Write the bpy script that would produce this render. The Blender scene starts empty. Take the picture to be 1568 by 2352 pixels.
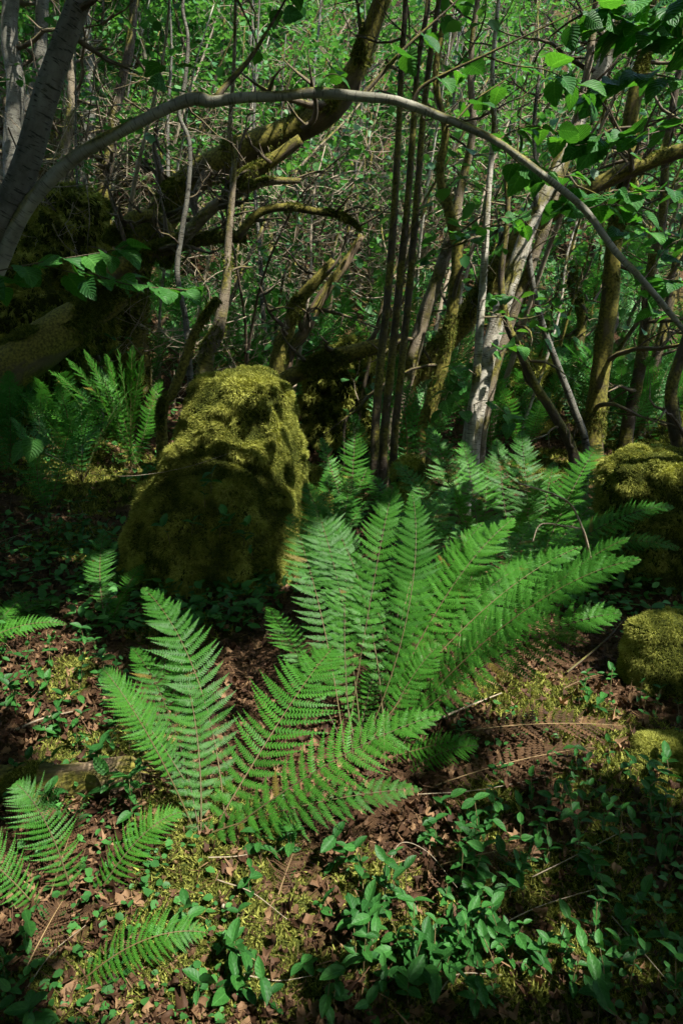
import bpy, math, random
import numpy as np
from mathutils import Vector, Matrix

# ------------------------------------------------------------------ camera, sky, sun, exposure
sc = bpy.context.scene
COL = sc.collection
rng = np.random.default_rng(11)
random.seed(11)

CAM = np.array([0.0, 0.0, 1.32])
PITCH = math.radians(15)
cam_data = bpy.data.cameras.new('camera'); cam = bpy.data.objects.new('camera', cam_data)
COL.objects.link(cam); sc.camera = cam
cam.location = CAM; cam.rotation_euler = (math.radians(90) - PITCH, 0, 0)
cam_data.sensor_fit = 'VERTICAL'; cam_data.sensor_height = 36; cam_data.lens = 24
cam_data.clip_start = 0.05; cam_data.clip_end = 400

SUN = np.array([0.42, -0.36, 0.83]); SUN /= np.linalg.norm(SUN)      # direction towards the sun
world = bpy.data.worlds.new('World'); sc.world = world; world.use_nodes = True
wn = world.node_tree; bgn = wn.nodes['Background']
sky = wn.nodes.new('ShaderNodeTexSky'); sky.sky_type = 'NISHITA'; sky.sun_disc = False
sky.sun_elevation = math.asin(SUN[2]); sky.sun_rotation = math.atan2(SUN[0], SUN[1])
wn.links.new(sky.outputs[0], bgn.inputs[0]); bgn.inputs[1].default_value = 0.15
sd = bpy.data.lights.new('sun', 'SUN'); sun = bpy.data.objects.new('sun', sd); COL.objects.link(sun)
sd.energy = 3.8; sd.angle = math.radians(0.55); sd.color = (1.0, 0.965, 0.88)
sun.rotation_euler = Vector(SUN).to_track_quat('Z', 'Y').to_euler(); sun.location = (0, 0, 20)
sc.view_settings.view_transform = 'Standard'; sc.view_settings.look = 'None'
sc.view_settings.gamma = 1; sc.view_settings.use_curve_mapping = False
sc.view_settings.exposure = 1.74
cy = sc.cycles
cy.use_adaptive_sampling = True; cy.adaptive_threshold = 0.025; cy.adaptive_min_samples = 16
cy.max_bounces = 4; cy.diffuse_bounces = 3; cy.glossy_bounces = 2; cy.transmission_bounces = 4
cy.transparent_max_bounces = 4; cy.sample_clamp_indirect = 4.0
cy.use_denoising = True; cy.denoiser = 'OPENIMAGEDENOISE'; cy.denoising_prefilter = 'NONE'
cy.caustics_reflective = False; cy.caustics_refractive = False

# ------------------------------------------------------------------ pixels of the 1568 x 2352 view -> directions
FPX = 1568.0
def ray(u, v):
    x = (u - 784) / FPX; y = (1176 - v) / FPX
    f = np.array([0, math.cos(PITCH), -math.sin(PITCH)]); up = np.array([0, math.sin(PITCH), math.cos(PITCH)])
    d = f + up * y + np.array([1.0, 0, 0]) * x
    return d / np.linalg.norm(d)
def P(u, v, Y):
    d = ray(u, v); return CAM + d * (Y / d[1])
def pxm(Y, v=1176):                                     # metres per view pixel at depth Y
    d = ray(784, v); t = Y / d[1]
    return t * (d @ np.array([0, math.cos(PITCH), -math.sin(PITCH)])) / FPX
def project(p):
    d = np.asarray(p) - CAM
    z = d[1] * math.cos(PITCH) - d[2] * math.sin(PITCH); y = d[1] * math.sin(PITCH) + d[2] * math.cos(PITCH)
    return 784 + FPX * d[0] / z, 1176 - FPX * y / z, z

# ------------------------------------------------------------------ noise and terrain
def _hash(ix, iy, iz, seed):
    h = (ix.astype(np.int64) * 374761393 + iy.astype(np.int64) * 668265263 + iz.astype(np.int64) * 2147483647 + seed * 144665) & 0xFFFFFFFF
    h = ((h ^ (h >> 13)) * 1274126177) & 0xFFFFFFFF
    h = h ^ (h >> 16)
    return (h & 0xFFFF) / 65535.0 * 2 - 1
def noise3(p, seed=0):
    p = np.asarray(p, float); i = np.floor(p).astype(np.int64); f = p - i; f = f * f * (3 - 2 * f)
    r = 0
    for a in (0, 1):
        for b in (0, 1):
            for c in (0, 1):
                w = (f[:, 0] if a else 1 - f[:, 0]) * (f[:, 1] if b else 1 - f[:, 1]) * (f[:, 2] if c else 1 - f[:, 2])
                r = r + w * _hash(i[:, 0] + a, i[:, 1] + b, i[:, 2] + c, seed)
    return r
def noise2(x, y, s, seed=0):
    x = np.asarray(x, float).ravel(); y = np.asarray(y, float).ravel()
    return noise3(np.stack([x * s, y * s, np.full_like(x, 0.37)], 1), seed)
ROT = np.array(Matrix.Rotation(.7, 3, 'X') @ Matrix.Rotation(.9, 3, 'Y') @ Matrix.Rotation(.5, 3, 'Z'))
def sstep(a, b, x):
    t = np.clip((x - a) / (b - a), 0, 1); return t * t * (3 - 2 * t)
BUMPS = [(-.36, 1.42, .09, .22), (.15, 1.35, .03, .3), (.6, 1.6, .05, .35), (.25, 2.05, .07, .3), (-.1, 1.15, .04, .2)]
def H(x, y):
    shp = np.shape(x); x = np.asarray(x, float).ravel(); y = np.asarray(y, float).ravel()
    if len(y) != len(x): y = np.broadcast_to(y, x.shape)
    h = .06 * noise2(x, y, .7, 3) + .03 * noise2(x, y, 2.3, 5) + .012 * noise2(x, y, 7., 7)
    yy = y - 6.6
    h = h + .62 * ((np.sqrt(yy * yy + 4) + yy) / 2) - .10
    h = h + .45 * sstep(-1.2, -3.4, x) * sstep(3.2, 6, y) + .25 * sstep(1.6, 4, x) * sstep(2, 5, y)
    for bx, by, bh, br in BUMPS:
        h = h + bh * np.exp(-((x - bx) ** 2 + (y - by) ** 2) / (br * br))
    return h.reshape(shp) if shp else float(h[0])
_GT = np.concatenate([np.arange(.5, 8, .02), np.arange(8, 40, .08)])
def G(u, v):
    d = ray(u, v); p = CAM + _GT[:, None] * d
    below = np.nonzero(p[:, 2] <= H(p[:, 0], p[:, 1]))[0]
    if not len(below): return CAM + d * 20
    k = below[0]; t = np.linspace(_GT[max(k - 1, 0)], _GT[k], 12); q = CAM + t[:, None] * d
    return q[np.argmin(np.abs(q[:, 2] - H(q[:, 0], q[:, 1])))]

# ------------------------------------------------------------------ mesh helpers
def mesh_np(name, verts, faces, attrs=None, smooth=False):
    verts = np.ascontiguousarray(verts, np.float32); faces = np.ascontiguousarray(faces, np.int32)
    m = bpy.data.meshes.new(name); n, k = faces.shape
    m.vertices.add(len(verts)); m.vertices.foreach_set('co', verts.ravel())
    m.loops.add(n * k); m.loops.foreach_set('vertex_index', faces.ravel())
    m.polygons.add(n); m.polygons.foreach_set('loop_start', np.arange(0, n * k, k, dtype=np.int32))
    m.update(calc_edges=True)
    if smooth: m.polygons.foreach_set('use_smooth', np.ones(n, bool))
    for an, (typ, val) in (attrs or {}).items():
        a = m.attributes.new(an, typ, 'POINT')
        a.data.foreach_set('vector' if typ == 'FLOAT_VECTOR' else 'value', np.ascontiguousarray(val, np.float32).ravel())
    m.update()
    return m
def obj(name, mesh, mat=None, parent=None):
    o = bpy.data.objects.new(name, mesh); COL.objects.link(o)
    if mat is not None and not mesh.materials: mesh.materials.append(mat)
    if parent is not None: o.parent = parent
    return o
def tag(o, label, cat=None, group=None, kind=None):
    o['label'] = label
    if cat: o['category'] = cat
    if group: o['group'] = group
    if kind: o['kind'] = kind
    return o
def thing(name, label, cat, loc=(0, 0, 0), group=None):
    o = bpy.data.objects.new(name, None); COL.objects.link(o); o.location = loc; o.empty_display_size = .1
    return tag(o, label, cat, group)
class MB:
    """collects vertex / face arrays of one mesh"""
    def __init__(s): s.v = []; s.f = []; s.n = 0; s.a = {}
    def add(s, v, f, **attrs):
        s.v.append(np.asarray(v)); s.f.append(np.asarray(f) + s.n); s.n += len(v)
        for k, x in attrs.items(): s.a.setdefault(k, []).append(np.asarray(x))
    def mesh(s, name, off=(0, 0, 0), smooth=False):
        at = {}
        for k, x in s.a.items():
            x = np.concatenate(x); at[k] = ('FLOAT_VECTOR' if x.ndim == 2 else 'FLOAT', x)
        return mesh_np(name, np.concatenate(s.v) - np.asarray(off), np.concatenate(s.f), at, smooth)
UPV = np.array([0, 0, 1.]); UP = UPV
def norm(a):
    a = np.asarray(a, float); return a / np.maximum(np.linalg.norm(a, axis=-1, keepdims=True), 1e-9)
def spline(pts, n):
    p = np.asarray(pts, float); m = len(p)
    if m < 3:
        t = np.linspace(0, 1, n)[:, None]; return p[0] * (1 - t) + p[-1] * t
    q = np.concatenate([[2 * p[0] - p[1]], p, [2 * p[-1] - p[-2]]])
    t = np.linspace(0, m - 1 - 1e-6, n); i = t.astype(int); f = (t - i)[:, None]
    a, b, c, d = q[i], q[i + 1], q[i + 2], q[i + 3]
    return .5 * (2 * b + (c - a) * f + (2 * a - 5 * b + 4 * c - d) * f ** 2 + (3 * b - a - 3 * c + d) * f ** 3)
def tube(pts, rad, sides=6, bump=0., seed=0, cap=True):
    p = np.asarray(pts, float); n = len(p); rad = np.broadcast_to(np.asarray(rad, float), (n,))
    t = np.gradient(p, axis=0); t = norm(t)
    ref = np.array([0, 0, 1.]) if abs(t[0][2]) < .9 else np.array([1., 0, 0])
    a = norm(np.cross(t[0], ref)); A = [a]
    for i in range(1, n):
        a = a - t[i] * (a @ t[i]); a = norm(a); A.append(a)
    A = np.array(A); B = np.cross(t, A)
    th = np.linspace(0, 2 * np.pi, sides, endpoint=False)
    ring = np.cos(th)[None, :, None] * A[:, None] + np.sin(th)[None, :, None] * B[:, None]
    ln = np.concatenate([[0], np.cumsum(np.linalg.norm(np.diff(p, axis=0), axis=1))])
    cyl = np.stack([np.cos(th)[None] * rad.mean() + 0 * ln[:, None], np.sin(th)[None] * rad.mean() + 0 * ln[:, None], ln[:, None] + 0 * th[None]], -1)
    r = rad[:, None, None] + np.zeros_like(ring)
    if bump:
        q = (p[:, None] + ring * rad[:, None, None]).reshape(-1, 3)
        nz = noise3(q / (rad.mean() * 1.6) , seed) + .5 * noise3(q / (rad.mean() * .6), seed + 1)
        r = r * (1 + bump * nz.reshape(n, sides, 1))
    v = (p[:, None] + ring * r).reshape(-1, 3)
    i = np.arange(n - 1)[:, None] * sides; j = np.arange(sides)[None]; k = (np.arange(sides)[None] + 1) % sides
    f = np.stack([i + j, i + k, i + sides + k, i + sides + j], -1).reshape(-1, 4)
    if cap:                                            # close both ends with a point
        m = len(v); v = np.concatenate([v, p[:1], p[-1:]]); cy_ = cyl.reshape(-1, 3)
        cyl = np.concatenate([cy_, [[0, 0, 0]], [[0, 0, ln[-1]]]])
        jj = np.arange(sides); kk = (jj + 1) % sides
        f = np.concatenate([f, np.stack([jj * 0 + m, kk, jj, jj * 0 + m], 1)[:, [0, 1, 2, 2]] * 0 + np.stack([kk, jj, jj * 0 + m, jj * 0 + m], 1)])
        L0 = (n - 1) * sides
        f = np.concatenate([f, np.stack([L0 + jj, L0 + kk, jj * 0 + m + 1, jj * 0 + m + 1], 1)])
        # degenerate quads are avoided by a tiny offset vertex
        v = np.concatenate([v, p[:1] + 1e-4 * A[:1], p[-1:] + 1e-4 * A[-1:]]); cyl = np.concatenate([cyl.reshape(-1, 3), cyl.reshape(-1, 3)[-2:]])
        f[f[:, 2] == f[:, 3], 3] += 2
    return v, f, cyl.reshape(-1, 3)
def tube_obj(name, pts, rad, mat, parent, sides=8, bump=0., seed=0, off=(0, 0, 0)):
    v, f, c = tube(pts, rad, sides, bump, seed)
    return obj(name, mesh_np(name, v - np.asarray(off), f, {'cyl': ('FLOAT_VECTOR', c)}, True), mat, parent)
def leaves(pos, d, nrm, size, fold=.25, wid=.42):
    """two folded quads per leaf; pos, d, nrm (N,3), size (N,)"""
    d = norm(d); s = norm(np.cross(d, nrm)); n = np.cross(s, d); N = len(pos); size = np.asarray(size)[:, None]
    def pt(a, b, c): return pos + size * (a * d + b * s + c * n)
    w = wid
    V = np.stack([pt(0, 0, 0), pt(.28, -w * .95, fold * w), pt(.68, -w * .82, fold * w * .6), pt(1, 0, -.08), pt(.68, w * .82, fold * w * .6), pt(.28, w * .95, fold * w)], 1).reshape(-1, 3)
    b = np.arange(N)[:, None] * 6
    F = np.concatenate([b + np.array([[0, 1, 2, 3]]), b + np.array([[0, 3, 4, 5]])])
    return V, F, np.repeat(rng.random(N), 6)
def rand_dirs(n):
    return norm(rng.normal(size=(n, 3)))
def tufts(pos, nrm, length, k=5, spread=.9, droop=.35, width=.16):
    """k thin triangles per point"""
    N = len(pos); pos = np.repeat(pos, k, 0); nrm = np.repeat(nrm, k, 0); ln = np.repeat(np.broadcast_to(length, (N,)), k) * (.6 + .7 * rng.random(N * k))
    d = norm(nrm + spread * rand_dirs(N * k) + np.array([0, 0, -droop])); s = norm(np.cross(d, rand_dirs(N * k)))
    tip = pos + d * ln[:, None] + np.array([0, 0, -1]) * (droop * .35 * ln)[:, None]
    V = np.stack([pos - s * (ln * width)[:, None] * .5, pos + s * (ln * width)[:, None] * .5 , tip], 1).reshape(-1, 3)
    F = np.arange(N * k * 3).reshape(-1, 3)
    return V, F, np.repeat(np.repeat(rng.random(N), k), 3)
def sample_surface(verts, faces, n, bias=None):
    if faces.shape[1] == 4: tri = np.concatenate([faces[:, [0, 1, 2]], faces[:, [0, 2, 3]]])
    else: tri = faces
    a, b, c = verts[tri[:, 0]], verts[tri[:, 1]], verts[tri[:, 2]]
    cr = np.cross(b - a, c - a); ar = np.linalg.norm(cr, axis=1); nn = cr / np.maximum(ar, 1e-12)[:, None]
    w = ar.copy()
    if bias is not None: w = w * bias((a + b + c) / 3, nn)
    w = np.maximum(w, 0); i = rng.choice(len(tri), n, p=w / w.sum())
    r1 = np.sqrt(rng.random(n))[:, None]; r2 = rng.random(n)[:, None]
    return a[i] * (1 - r1) + b[i] * r1 * (1 - r2) + c[i] * r1 * r2, nn[i]

# ------------------------------------------------------------------ materials
def new_mat(name):
    m = bpy.data.materials.new(name); m.use_nodes = True; nt = m.node_tree; nt.nodes.clear()
    out = nt.nodes.new('ShaderNodeOutputMaterial'); return m, nt, out
def N_(nt, t, **kw):
    n = nt.nodes.new(t)
    for k, v in kw.items(): setattr(n, k, v)
    return n
def ramp(nt, fac, stops):
    r = N_(nt, 'ShaderNodeValToRGB'); e = r.color_ramp.elements
    e[0].position, e[0].color = stops[0][0], (*stops[0][1], 1); e[1].position, e[1].color = stops[-1][0], (*stops[-1][1], 1)
    for p, c in stops[1:-1]:
        x = e.new(p); x.color = (*c, 1)
    nt.links.new(fac, r.inputs[0]); return r.outputs[0]
def rnd_fac(nt, objr=True):
    a = N_(nt, 'ShaderNodeAttribute', attribute_name='rnd'); oi = N_(nt, 'ShaderNodeObjectInfo')
    if not objr: return a.outputs['Fac']
    m = N_(nt, 'ShaderNodeMath', operation='ADD'); nt.links.new(a.outputs['Fac'], m.inputs[0]); nt.links.new(oi.outputs['Random'], m.inputs[1])
    f = N_(nt, 'ShaderNodeMath', operation='FRACT'); nt.links.new(m.outputs[0], f.inputs[0]); return f.outputs[0]
def leaf_mat(name, dark, light, trans=.35, tcol=None, rough=.42, spec=.4, noise_scale=0, vein=0, objr=True, mid=None, tip=None):
    m, nt, out = new_mat(name); L = nt.links
    col = ramp(nt, rnd_fac(nt, objr), [(0, dark), (1, light)] if mid is None else [(0, dark), (.55, mid), (1, light)] if tip is None else [(0, dark), (.5, mid), (.9, light), (.96, light), (1, tip)])
    if noise_scale:
        tc = N_(nt, 'ShaderNodeTexCoord'); nz = N_(nt, 'ShaderNodeTexNoise'); nz.inputs['Scale'].default_value = noise_scale
        L.new(tc.outputs['Object'], nz.inputs['Vector'])
        mx = N_(nt, 'ShaderNodeMix', data_type='RGBA', blend_type='MULTIPLY'); mx.inputs[0].default_value = .6
        L.new(col, mx.inputs[6]); L.new(ramp(nt, nz.outputs[0], [(.3, (.55, .6, .5)), (.7, (1.2, 1.15, 1.1))]), mx.inputs[7]); col = mx.outputs[2]
    p = N_(nt, 'ShaderNodeBsdfPrincipled'); L.new(col, p.inputs['Base Color']); p.inputs['Roughness'].default_value = rough
    p.inputs['Specular IOR Level'].default_value = spec
    if vein:                                            # side veins and midrib from the leaf's own coordinates
        lv = N_(nt, 'ShaderNodeAttribute', attribute_name='luv'); sx = N_(nt, 'ShaderNodeSeparateXYZ'); L.new(lv.outputs['Vector'], sx.inputs[0])
        ab = N_(nt, 'ShaderNodeMath', operation='ABSOLUTE'); L.new(sx.outputs[0], ab.inputs[0])
        ma = N_(nt, 'ShaderNodeMath', operation='MULTIPLY_ADD'); L.new(ab.outputs[0], ma.inputs[0]); ma.inputs[1].default_value = -.32; L.new(sx.outputs[1], ma.inputs[2])
        mu = N_(nt, 'ShaderNodeMath', operation='MULTIPLY'); L.new(ma.outputs[0], mu.inputs[0]); mu.inputs[1].default_value = 6.283 * vein
        si = N_(nt, 'ShaderNodeMath', operation='SINE'); L.new(mu.outputs[0], si.inputs[0])
        bp = N_(nt, 'ShaderNodeBump'); bp.inputs['Strength'].default_value = .35 if vein > 6 else .08; bp.inputs['Distance'].default_value = .05; bp.inputs['Distance'].default_value = .05 if vein > 6 else .02; L.new(si.outputs[0], bp.inputs['Height']); L.new(bp.outputs[0], p.inputs['Normal'])
        lt = ramp(nt, si.outputs[0], [(.0, (1, 1, 1)), (.80, (1, 1, 1)), (1, (1.25, 1.2, 1.15))]); mv = N_(nt, 'ShaderNodeMix', data_type='RGBA', blend_type='MULTIPLY'); mv.inputs[0].default_value = 1
        L.new(col, mv.inputs[6]); L.new(lt, mv.inputs[7]); col = mv.outputs[2]; mr = N_(nt, 'ShaderNodeMix', data_type='RGBA', blend_type='MULTIPLY'); mr.inputs[0].default_value = 1; L.new(col, mr.inputs[6]); L.new(ramp(nt, ab.outputs[0], [(.0, (1.7, 1.45, 1.7)), (.05, (1.5, 1.3, 1.5)), (.12, (1, 1, 1))]), mr.inputs[7]); col = mr.outputs[2]; L.new(col, p.inputs['Base Color'])
    if trans > 0:
        t = N_(nt, 'ShaderNodeBsdfTranslucent')
        mt = N_(nt, 'ShaderNodeMix', data_type='RGBA', blend_type='MULTIPLY'); mt.inputs[0].default_value = 1
        L.new(col, mt.inputs[6]); mt.inputs[7].default_value = (*(tcol or (1.5, 1.35, .7)), 1); L.new(mt.outputs[2], t.inputs[0])
        mx = N_(nt, 'ShaderNodeMixShader'); mx.inputs[0].default_value = trans
        L.new(p.outputs[0], mx.inputs[1]); L.new(t.outputs[0], mx.inputs[2]); L.new(mx.outputs[0], out.inputs[0])
    else: L.new(p.outputs[0], out.inputs[0])
    return m
def bark_mat(name, base, dark, stripes=0., moss=0., rough=.8, moss_col=((.045, .04, .008), (.17, .15, .025)), cx=14., cz=9., bump=.5):
    m, nt, out = new_mat(name); L = nt.links
    at = N_(nt, 'ShaderNodeAttribute', attribute_name='cyl')
    mp = N_(nt, 'ShaderNodeMapping'); mp.inputs['Scale'].default_value = (cx, cx, cz); L.new(at.outputs['Vector'], mp.inputs['Vector'])
    nz = N_(nt, 'ShaderNodeTexNoise'); nz.inputs['Scale'].default_value = 1.; nz.inputs['Detail'].default_value = 6; nz.inputs['Roughness'].default_value = .65; L.new(mp.outputs[0], nz.inputs['Vector'])
    col = ramp(nt, nz.outputs[0], [(.3, dark), (.5, tuple(.6 * a + .4 * b for a, b in zip(base, dark))), (.68, base)])
    hgt = nz.outputs[0]
    if stripes:
        m2 = N_(nt, 'ShaderNodeMapping'); m2.inputs['Scale'].default_value = (22, 22, 150); L.new(at.outputs['Vector'], m2.inputs['Vector'])
        n2 = N_(nt, 'ShaderNodeTexNoise'); n2.inputs['Scale'].default_value = 1.; n2.inputs['Detail'].default_value = 3; L.new(m2.outputs[0], n2.inputs['Vector'])
        msk = ramp(nt, n2.outputs[0], [(.56, (0, 0, 0)), (.64, (1, 1, 1))])
        mx = N_(nt, 'ShaderNodeMix', data_type='RGBA'); sc_ = N_(nt, 'ShaderNodeMath', operation='MULTIPLY'); sc_.inputs[1].default_value = stripes
        L.new(msk, sc_.inputs[0]); L.new(sc_.outputs[0], mx.inputs[0]); L.new(col, mx.inputs[6]); mx.inputs[7].default_value = (*[c * .35 for c in dark], 1); col = mx.outputs[2]
        ad = N_(nt, 'ShaderNodeMath', operation='SUBTRACT'); L.new(hgt, ad.inputs[0]); L.new(msk, ad.inputs[1]); hgt = ad.outputs[0]
    if moss:
        m3 = N_(nt, 'ShaderNodeMapping'); m3.inputs['Scale'].default_value = (9, 9, 3.5); L.new(at.outputs['Vector'], m3.inputs['Vector'])
        n3 = N_(nt, 'ShaderNodeTexNoise'); n3.inputs['Scale'].default_value = 1.; n3.inputs['Detail'].default_value = 5; L.new(m3.outputs[0], n3.inputs['Vector'])
        ge = N_(nt, 'ShaderNodeNewGeometry'); sx = N_(nt, 'ShaderNodeSeparateXYZ'); L.new(ge.outputs['Normal'], sx.inputs[0])
        ma = N_(nt, 'ShaderNodeMath', operation='MULTIPLY_ADD'); L.new(sx.outputs[2], ma.inputs[0]); ma.inputs[1].default_value = .16; L.new(n3.outputs[0], ma.inputs[2])
        msk = ramp(nt, ma.outputs[0], [(.62 - .35 * moss, (0, 0, 0)), (.72 - .35 * moss, (1, 1, 1))])
        n4 = N_(nt, 'ShaderNodeTexNoise'); n4.inputs['Scale'].default_value = 60.; n4.inputs['Detail'].default_value = 3; L.new(at.outputs['Vector'], n4.inputs['Vector'])
        mc = ramp(nt, n4.outputs[0], [(.35, moss_col[0]), (.65, moss_col[1])])
        mx = N_(nt, 'ShaderNodeMix', data_type='RGBA'); L.new(msk, mx.inputs[0]); L.new(col, mx.inputs[6]); L.new(mc, mx.inputs[7]); col = mx.outputs[2]
    p = N_(nt, 'ShaderNodeBsdfPrincipled'); L.new(col, p.inputs['Base Color']); p.inputs['Roughness'].default_value = rough; p.inputs['Specular IOR Level'].default_value = .25
    b = N_(nt, 'ShaderNodeBump'); b.inputs['Strength'].default_value = bump; b.inputs['Distance'].default_value = .012; L.new(hgt, b.inputs['Height']); L.new(b.outputs[0], p.inputs['Normal'])
    L.new(p.outputs[0], out.inputs[0]); return m

M = {}
M['fern'] = leaf_mat('fern_green', (.027, .110, .012), (.060, .205, .020),   .38, (1.35, 1.35, .5), .5, .22, objr=False, mid=(.044, .160, .016), tip=(.17, .135, .03))
M['fern_back'] = leaf_mat('fern_green_far', (.032, .135, .026), (.060, .21, .038), .38, (1.35, 1.35, .65), .5, .3)
M['dead_fern'] = leaf_mat('dead_fern_brown', (.05, .028, .014), (.12, .065, .03), .15, (1.2, 1, .8), .7, .2)
M['rachis'] = leaf_mat('fern_stalk', (.055, .050, .016), (.11, .080, .028), 0, rough=.6)
M['dead_rachis'] = leaf_mat('dead_fern_stalk', (.14, .09, .04), (.24, .16, .07), 0, rough=.7)
M['hazel'] = leaf_mat('hazel_leaf_green', (.030, .120, .028), (.065, .21, .035), .42, (1.4, 1.45, .5), .5, .25, 9, vein=8)
M['canopy'] = leaf_mat('canopy_leaf_green', (.028, .115, .028), (.075, .215, .040), .40, (1.5, 1.4, .55), .5, .3)
M['thicket'] = leaf_mat('thicket_leaf_green', (.030, .120, .032), (.080, .215, .055), .42, (1.4, 1.35, .6), .5, .35)
M['sprig'] = leaf_mat('honeysuckle_leaf_green', (.018, .080, .017), (.040, .150, .028), .3, (1.3, 1.35, .5), .5, .22, 9, vein=5)
M['sprig_stem'] = leaf_mat('honeysuckle_stem', (.10, .07, .03), (.16, .13, .05), 0, rough=.6)
M['moss'] = leaf_mat('moss_yellow_green', (.036, .050, .011), (.37, .375, .085), .25, (1.25, 1.25, .6), .8, .1, objr=False, mid=(.135, .152, .027))
M['moss_bed'] = leaf_mat('moss_underlayer', (.026, .032, .008), (.05, .056, .012), 0, rough=.95, spec=.05, noise_scale=30)
M['litter'] = leaf_mat('dead_leaf_brown', (.030, .013, .006), (.25, .15, .08), .12, (1.3, 1, .7), .7, .2, 40, mid=(.078, .040, .021))
M['birch'] = bark_mat('birch_bark_grey', (.15, .145, .115), (.045, .040, .030), .85, 0, .75)
M['birch_white'] = bark_mat('birch_bark_white', (.46, .43, .35), (.12, .10, .07), .85, .30, .7, cx=26., cz=13.)
M['hazel_bark'] = bark_mat('hazel_bark', (.22, .18, .12), (.08, .06, .038), .35, .35, .7)
M['dark_bark'] = bark_mat('dark_bark', (.085, .065, .042), (.030, .022, .014), .3, .45, .8)
M['mossy_bark'] = bark_mat('mossy_bark', (.11, .085, .05), (.035, .026, .016), 0, .8, .9)
M['arch'] = bark_mat('smooth_grey_bark', (.26, .25, .19), (.09, .085, .062), .6, .2, .6, bump=.25)
M['dead_wood'] = bark_mat('weathered_dead_wood', (.24, .17, .105), (.04, .027, .016), 0, .4, .85, cx=40, cz=5)
M['twig'] = bark_mat('pale_dead_twig', (.36, .30, .21), (.16, .12, .075), .2, 0, .75)
M['twig_dark'] = bark_mat('dark_twig', (.13, .10, .065), (.05, .038, .024), .2, .2, .75)

# ------------------------------------------------------------------ ground
MOSSY = [(500, 2130, .26), (430, 2010, .2), (1080, 2270, .22), (1350, 2150, .3), (1250, 2050, .2), (1480, 1740, .3), (420, 1450, .2), (950, 2300, .2),
         (230, 1740, .22), (450, 1860, .2), (700, 2280, .1), (1140, 1840, .12), (1200, 1600, .22), (1320, 1640, .15), (60, 2300, .2), (1500, 2290, .2), (860, 2020, .1), (150, 1560, .14),
         (220, 1130, .5), (760, 1130, .4), (1300, 1080, .5), (940, 1080, .3), (600, 790, .8), (900, 830, .8), (1250, 860, .6), (60, 1000, .8), (1500, 1000, .8)]
MOSSP = [(*G(u, v)[:2], r) for u, v, r in MOSSY]
def moss_mask(x, y):
    w = np.zeros_like(x); nz = noise2(x, y, 6, 21) * .45 + noise2(x, y, 15, 22) * .3
    for mx, my, r in MOSSP:
        d = np.sqrt((x - mx) ** 2 + (y - my) ** 2) / (r * 1.0)
        w = np.maximum(w, sstep(1.15, .55, d + nz))
    return np.maximum(w, .9 * sstep(.35, .75, noise2(x, y, 1.3, 31) + .4 * nz) * sstep(2.5, 4, y))
def graded(lo, f0, f1, hi, fine, grow):
    mid = list(np.arange(f0, f1, fine)); a = []; s = fine; x = f0
    while x > lo: s *= grow; x -= s; a.append(x)
    b = []; s = fine; x = mid[-1]
    while x < hi: s *= grow; x += s; b.append(x)
    return np.array(a[::-1] + mid + b)
gx = graded(-60, -2.2, 2.2, 60, .028, 1.09); gy = graded(-30, .3, 5.5, 70, .028, 1.07)
XX, YY = np.meshgrid(gx, gy); vx, vy = XX.ravel(), YY.ravel()
vz = H(vx, vy) + .008 * noise2(vx, vy, 28, 9) * (np.abs(vx) < 4)
nx, ny = len(gx), len(gy)
ii = (np.arange(ny - 1)[:, None] * nx + np.arange(nx - 1)[None]).ravel()
gf = np.stack([ii, ii + 1, ii + nx + 1, ii + nx], 1); gv = np.stack([vx, vy, vz], 1); gm = moss_mask(vx, vy)
m, nt, out = new_mat('forest_floor'); L = nt.links
tc = N_(nt, 'ShaderNodeTexCoord'); at = N_(nt, 'ShaderNodeAttribute', attribute_name='moss')
n1 = N_(nt, 'ShaderNodeTexNoise'); n1.inputs['Scale'].default_value = 35; n1.inputs['Detail'].default_value = 8; n1.inputs['Roughness'].default_value = .7; L.new(tc.outputs['Object'], n1.inputs['Vector'])
c1 = ramp(nt, n1.outputs[0], [(.3, (.018, .010, .005)), (.5, (.055, .030, .015)), (.7, (.13, .078, .04))])
c2 = ramp(nt, n1.outputs[0], [(.3, (.030, .028, .006)), (.7, (.11, .10, .018))])
mx = N_(nt, 'ShaderNodeMix', data_type='RGBA'); L.new(at.outputs['Fac'], mx.inputs[0]); L.new(c1, mx.inputs[6]); L.new(c2, mx.inputs[7])
p = N_(nt, 'ShaderNodeBsdfPrincipled'); L.new(mx.outputs[2], p.inputs['Base Color']); p.inputs['Roughness'].default_value = .95; p.inputs['Specular IOR Level'].default_value = .1
b = N_(nt, 'ShaderNodeBump'); b.inputs['Strength'].default_value = .8; b.inputs['Distance'].default_value = .02; L.new(n1.outputs[0], b.inputs['Height']); L.new(b.outputs[0], p.inputs['Normal']); L.new(p.outputs[0], out.inputs[0])
g = obj('ground', mesh_np('ground', gv, gf, {'moss': ('FLOAT', gm)}, True), m); g['kind'] = 'structure'; g['label'] = 'uneven forest floor of soil, moss and dead leaves'

def in_view(p, mg=80):
    u, v, z = project_np(p); return (u > -mg) & (u < 1568 + mg) & (v > -mg) & (v < 2352 + mg) & (z > .2)
def project_np(p):
    d = p - CAM; z = d[:, 1] * math.cos(PITCH) - d[:, 2] * math.sin(PITCH); y = d[:, 1] * math.sin(PITCH) + d[:, 2] * math.cos(PITCH)
    return 784 + FPX * d[:, 0] / z, 1176 - FPX * y / z, z

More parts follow.
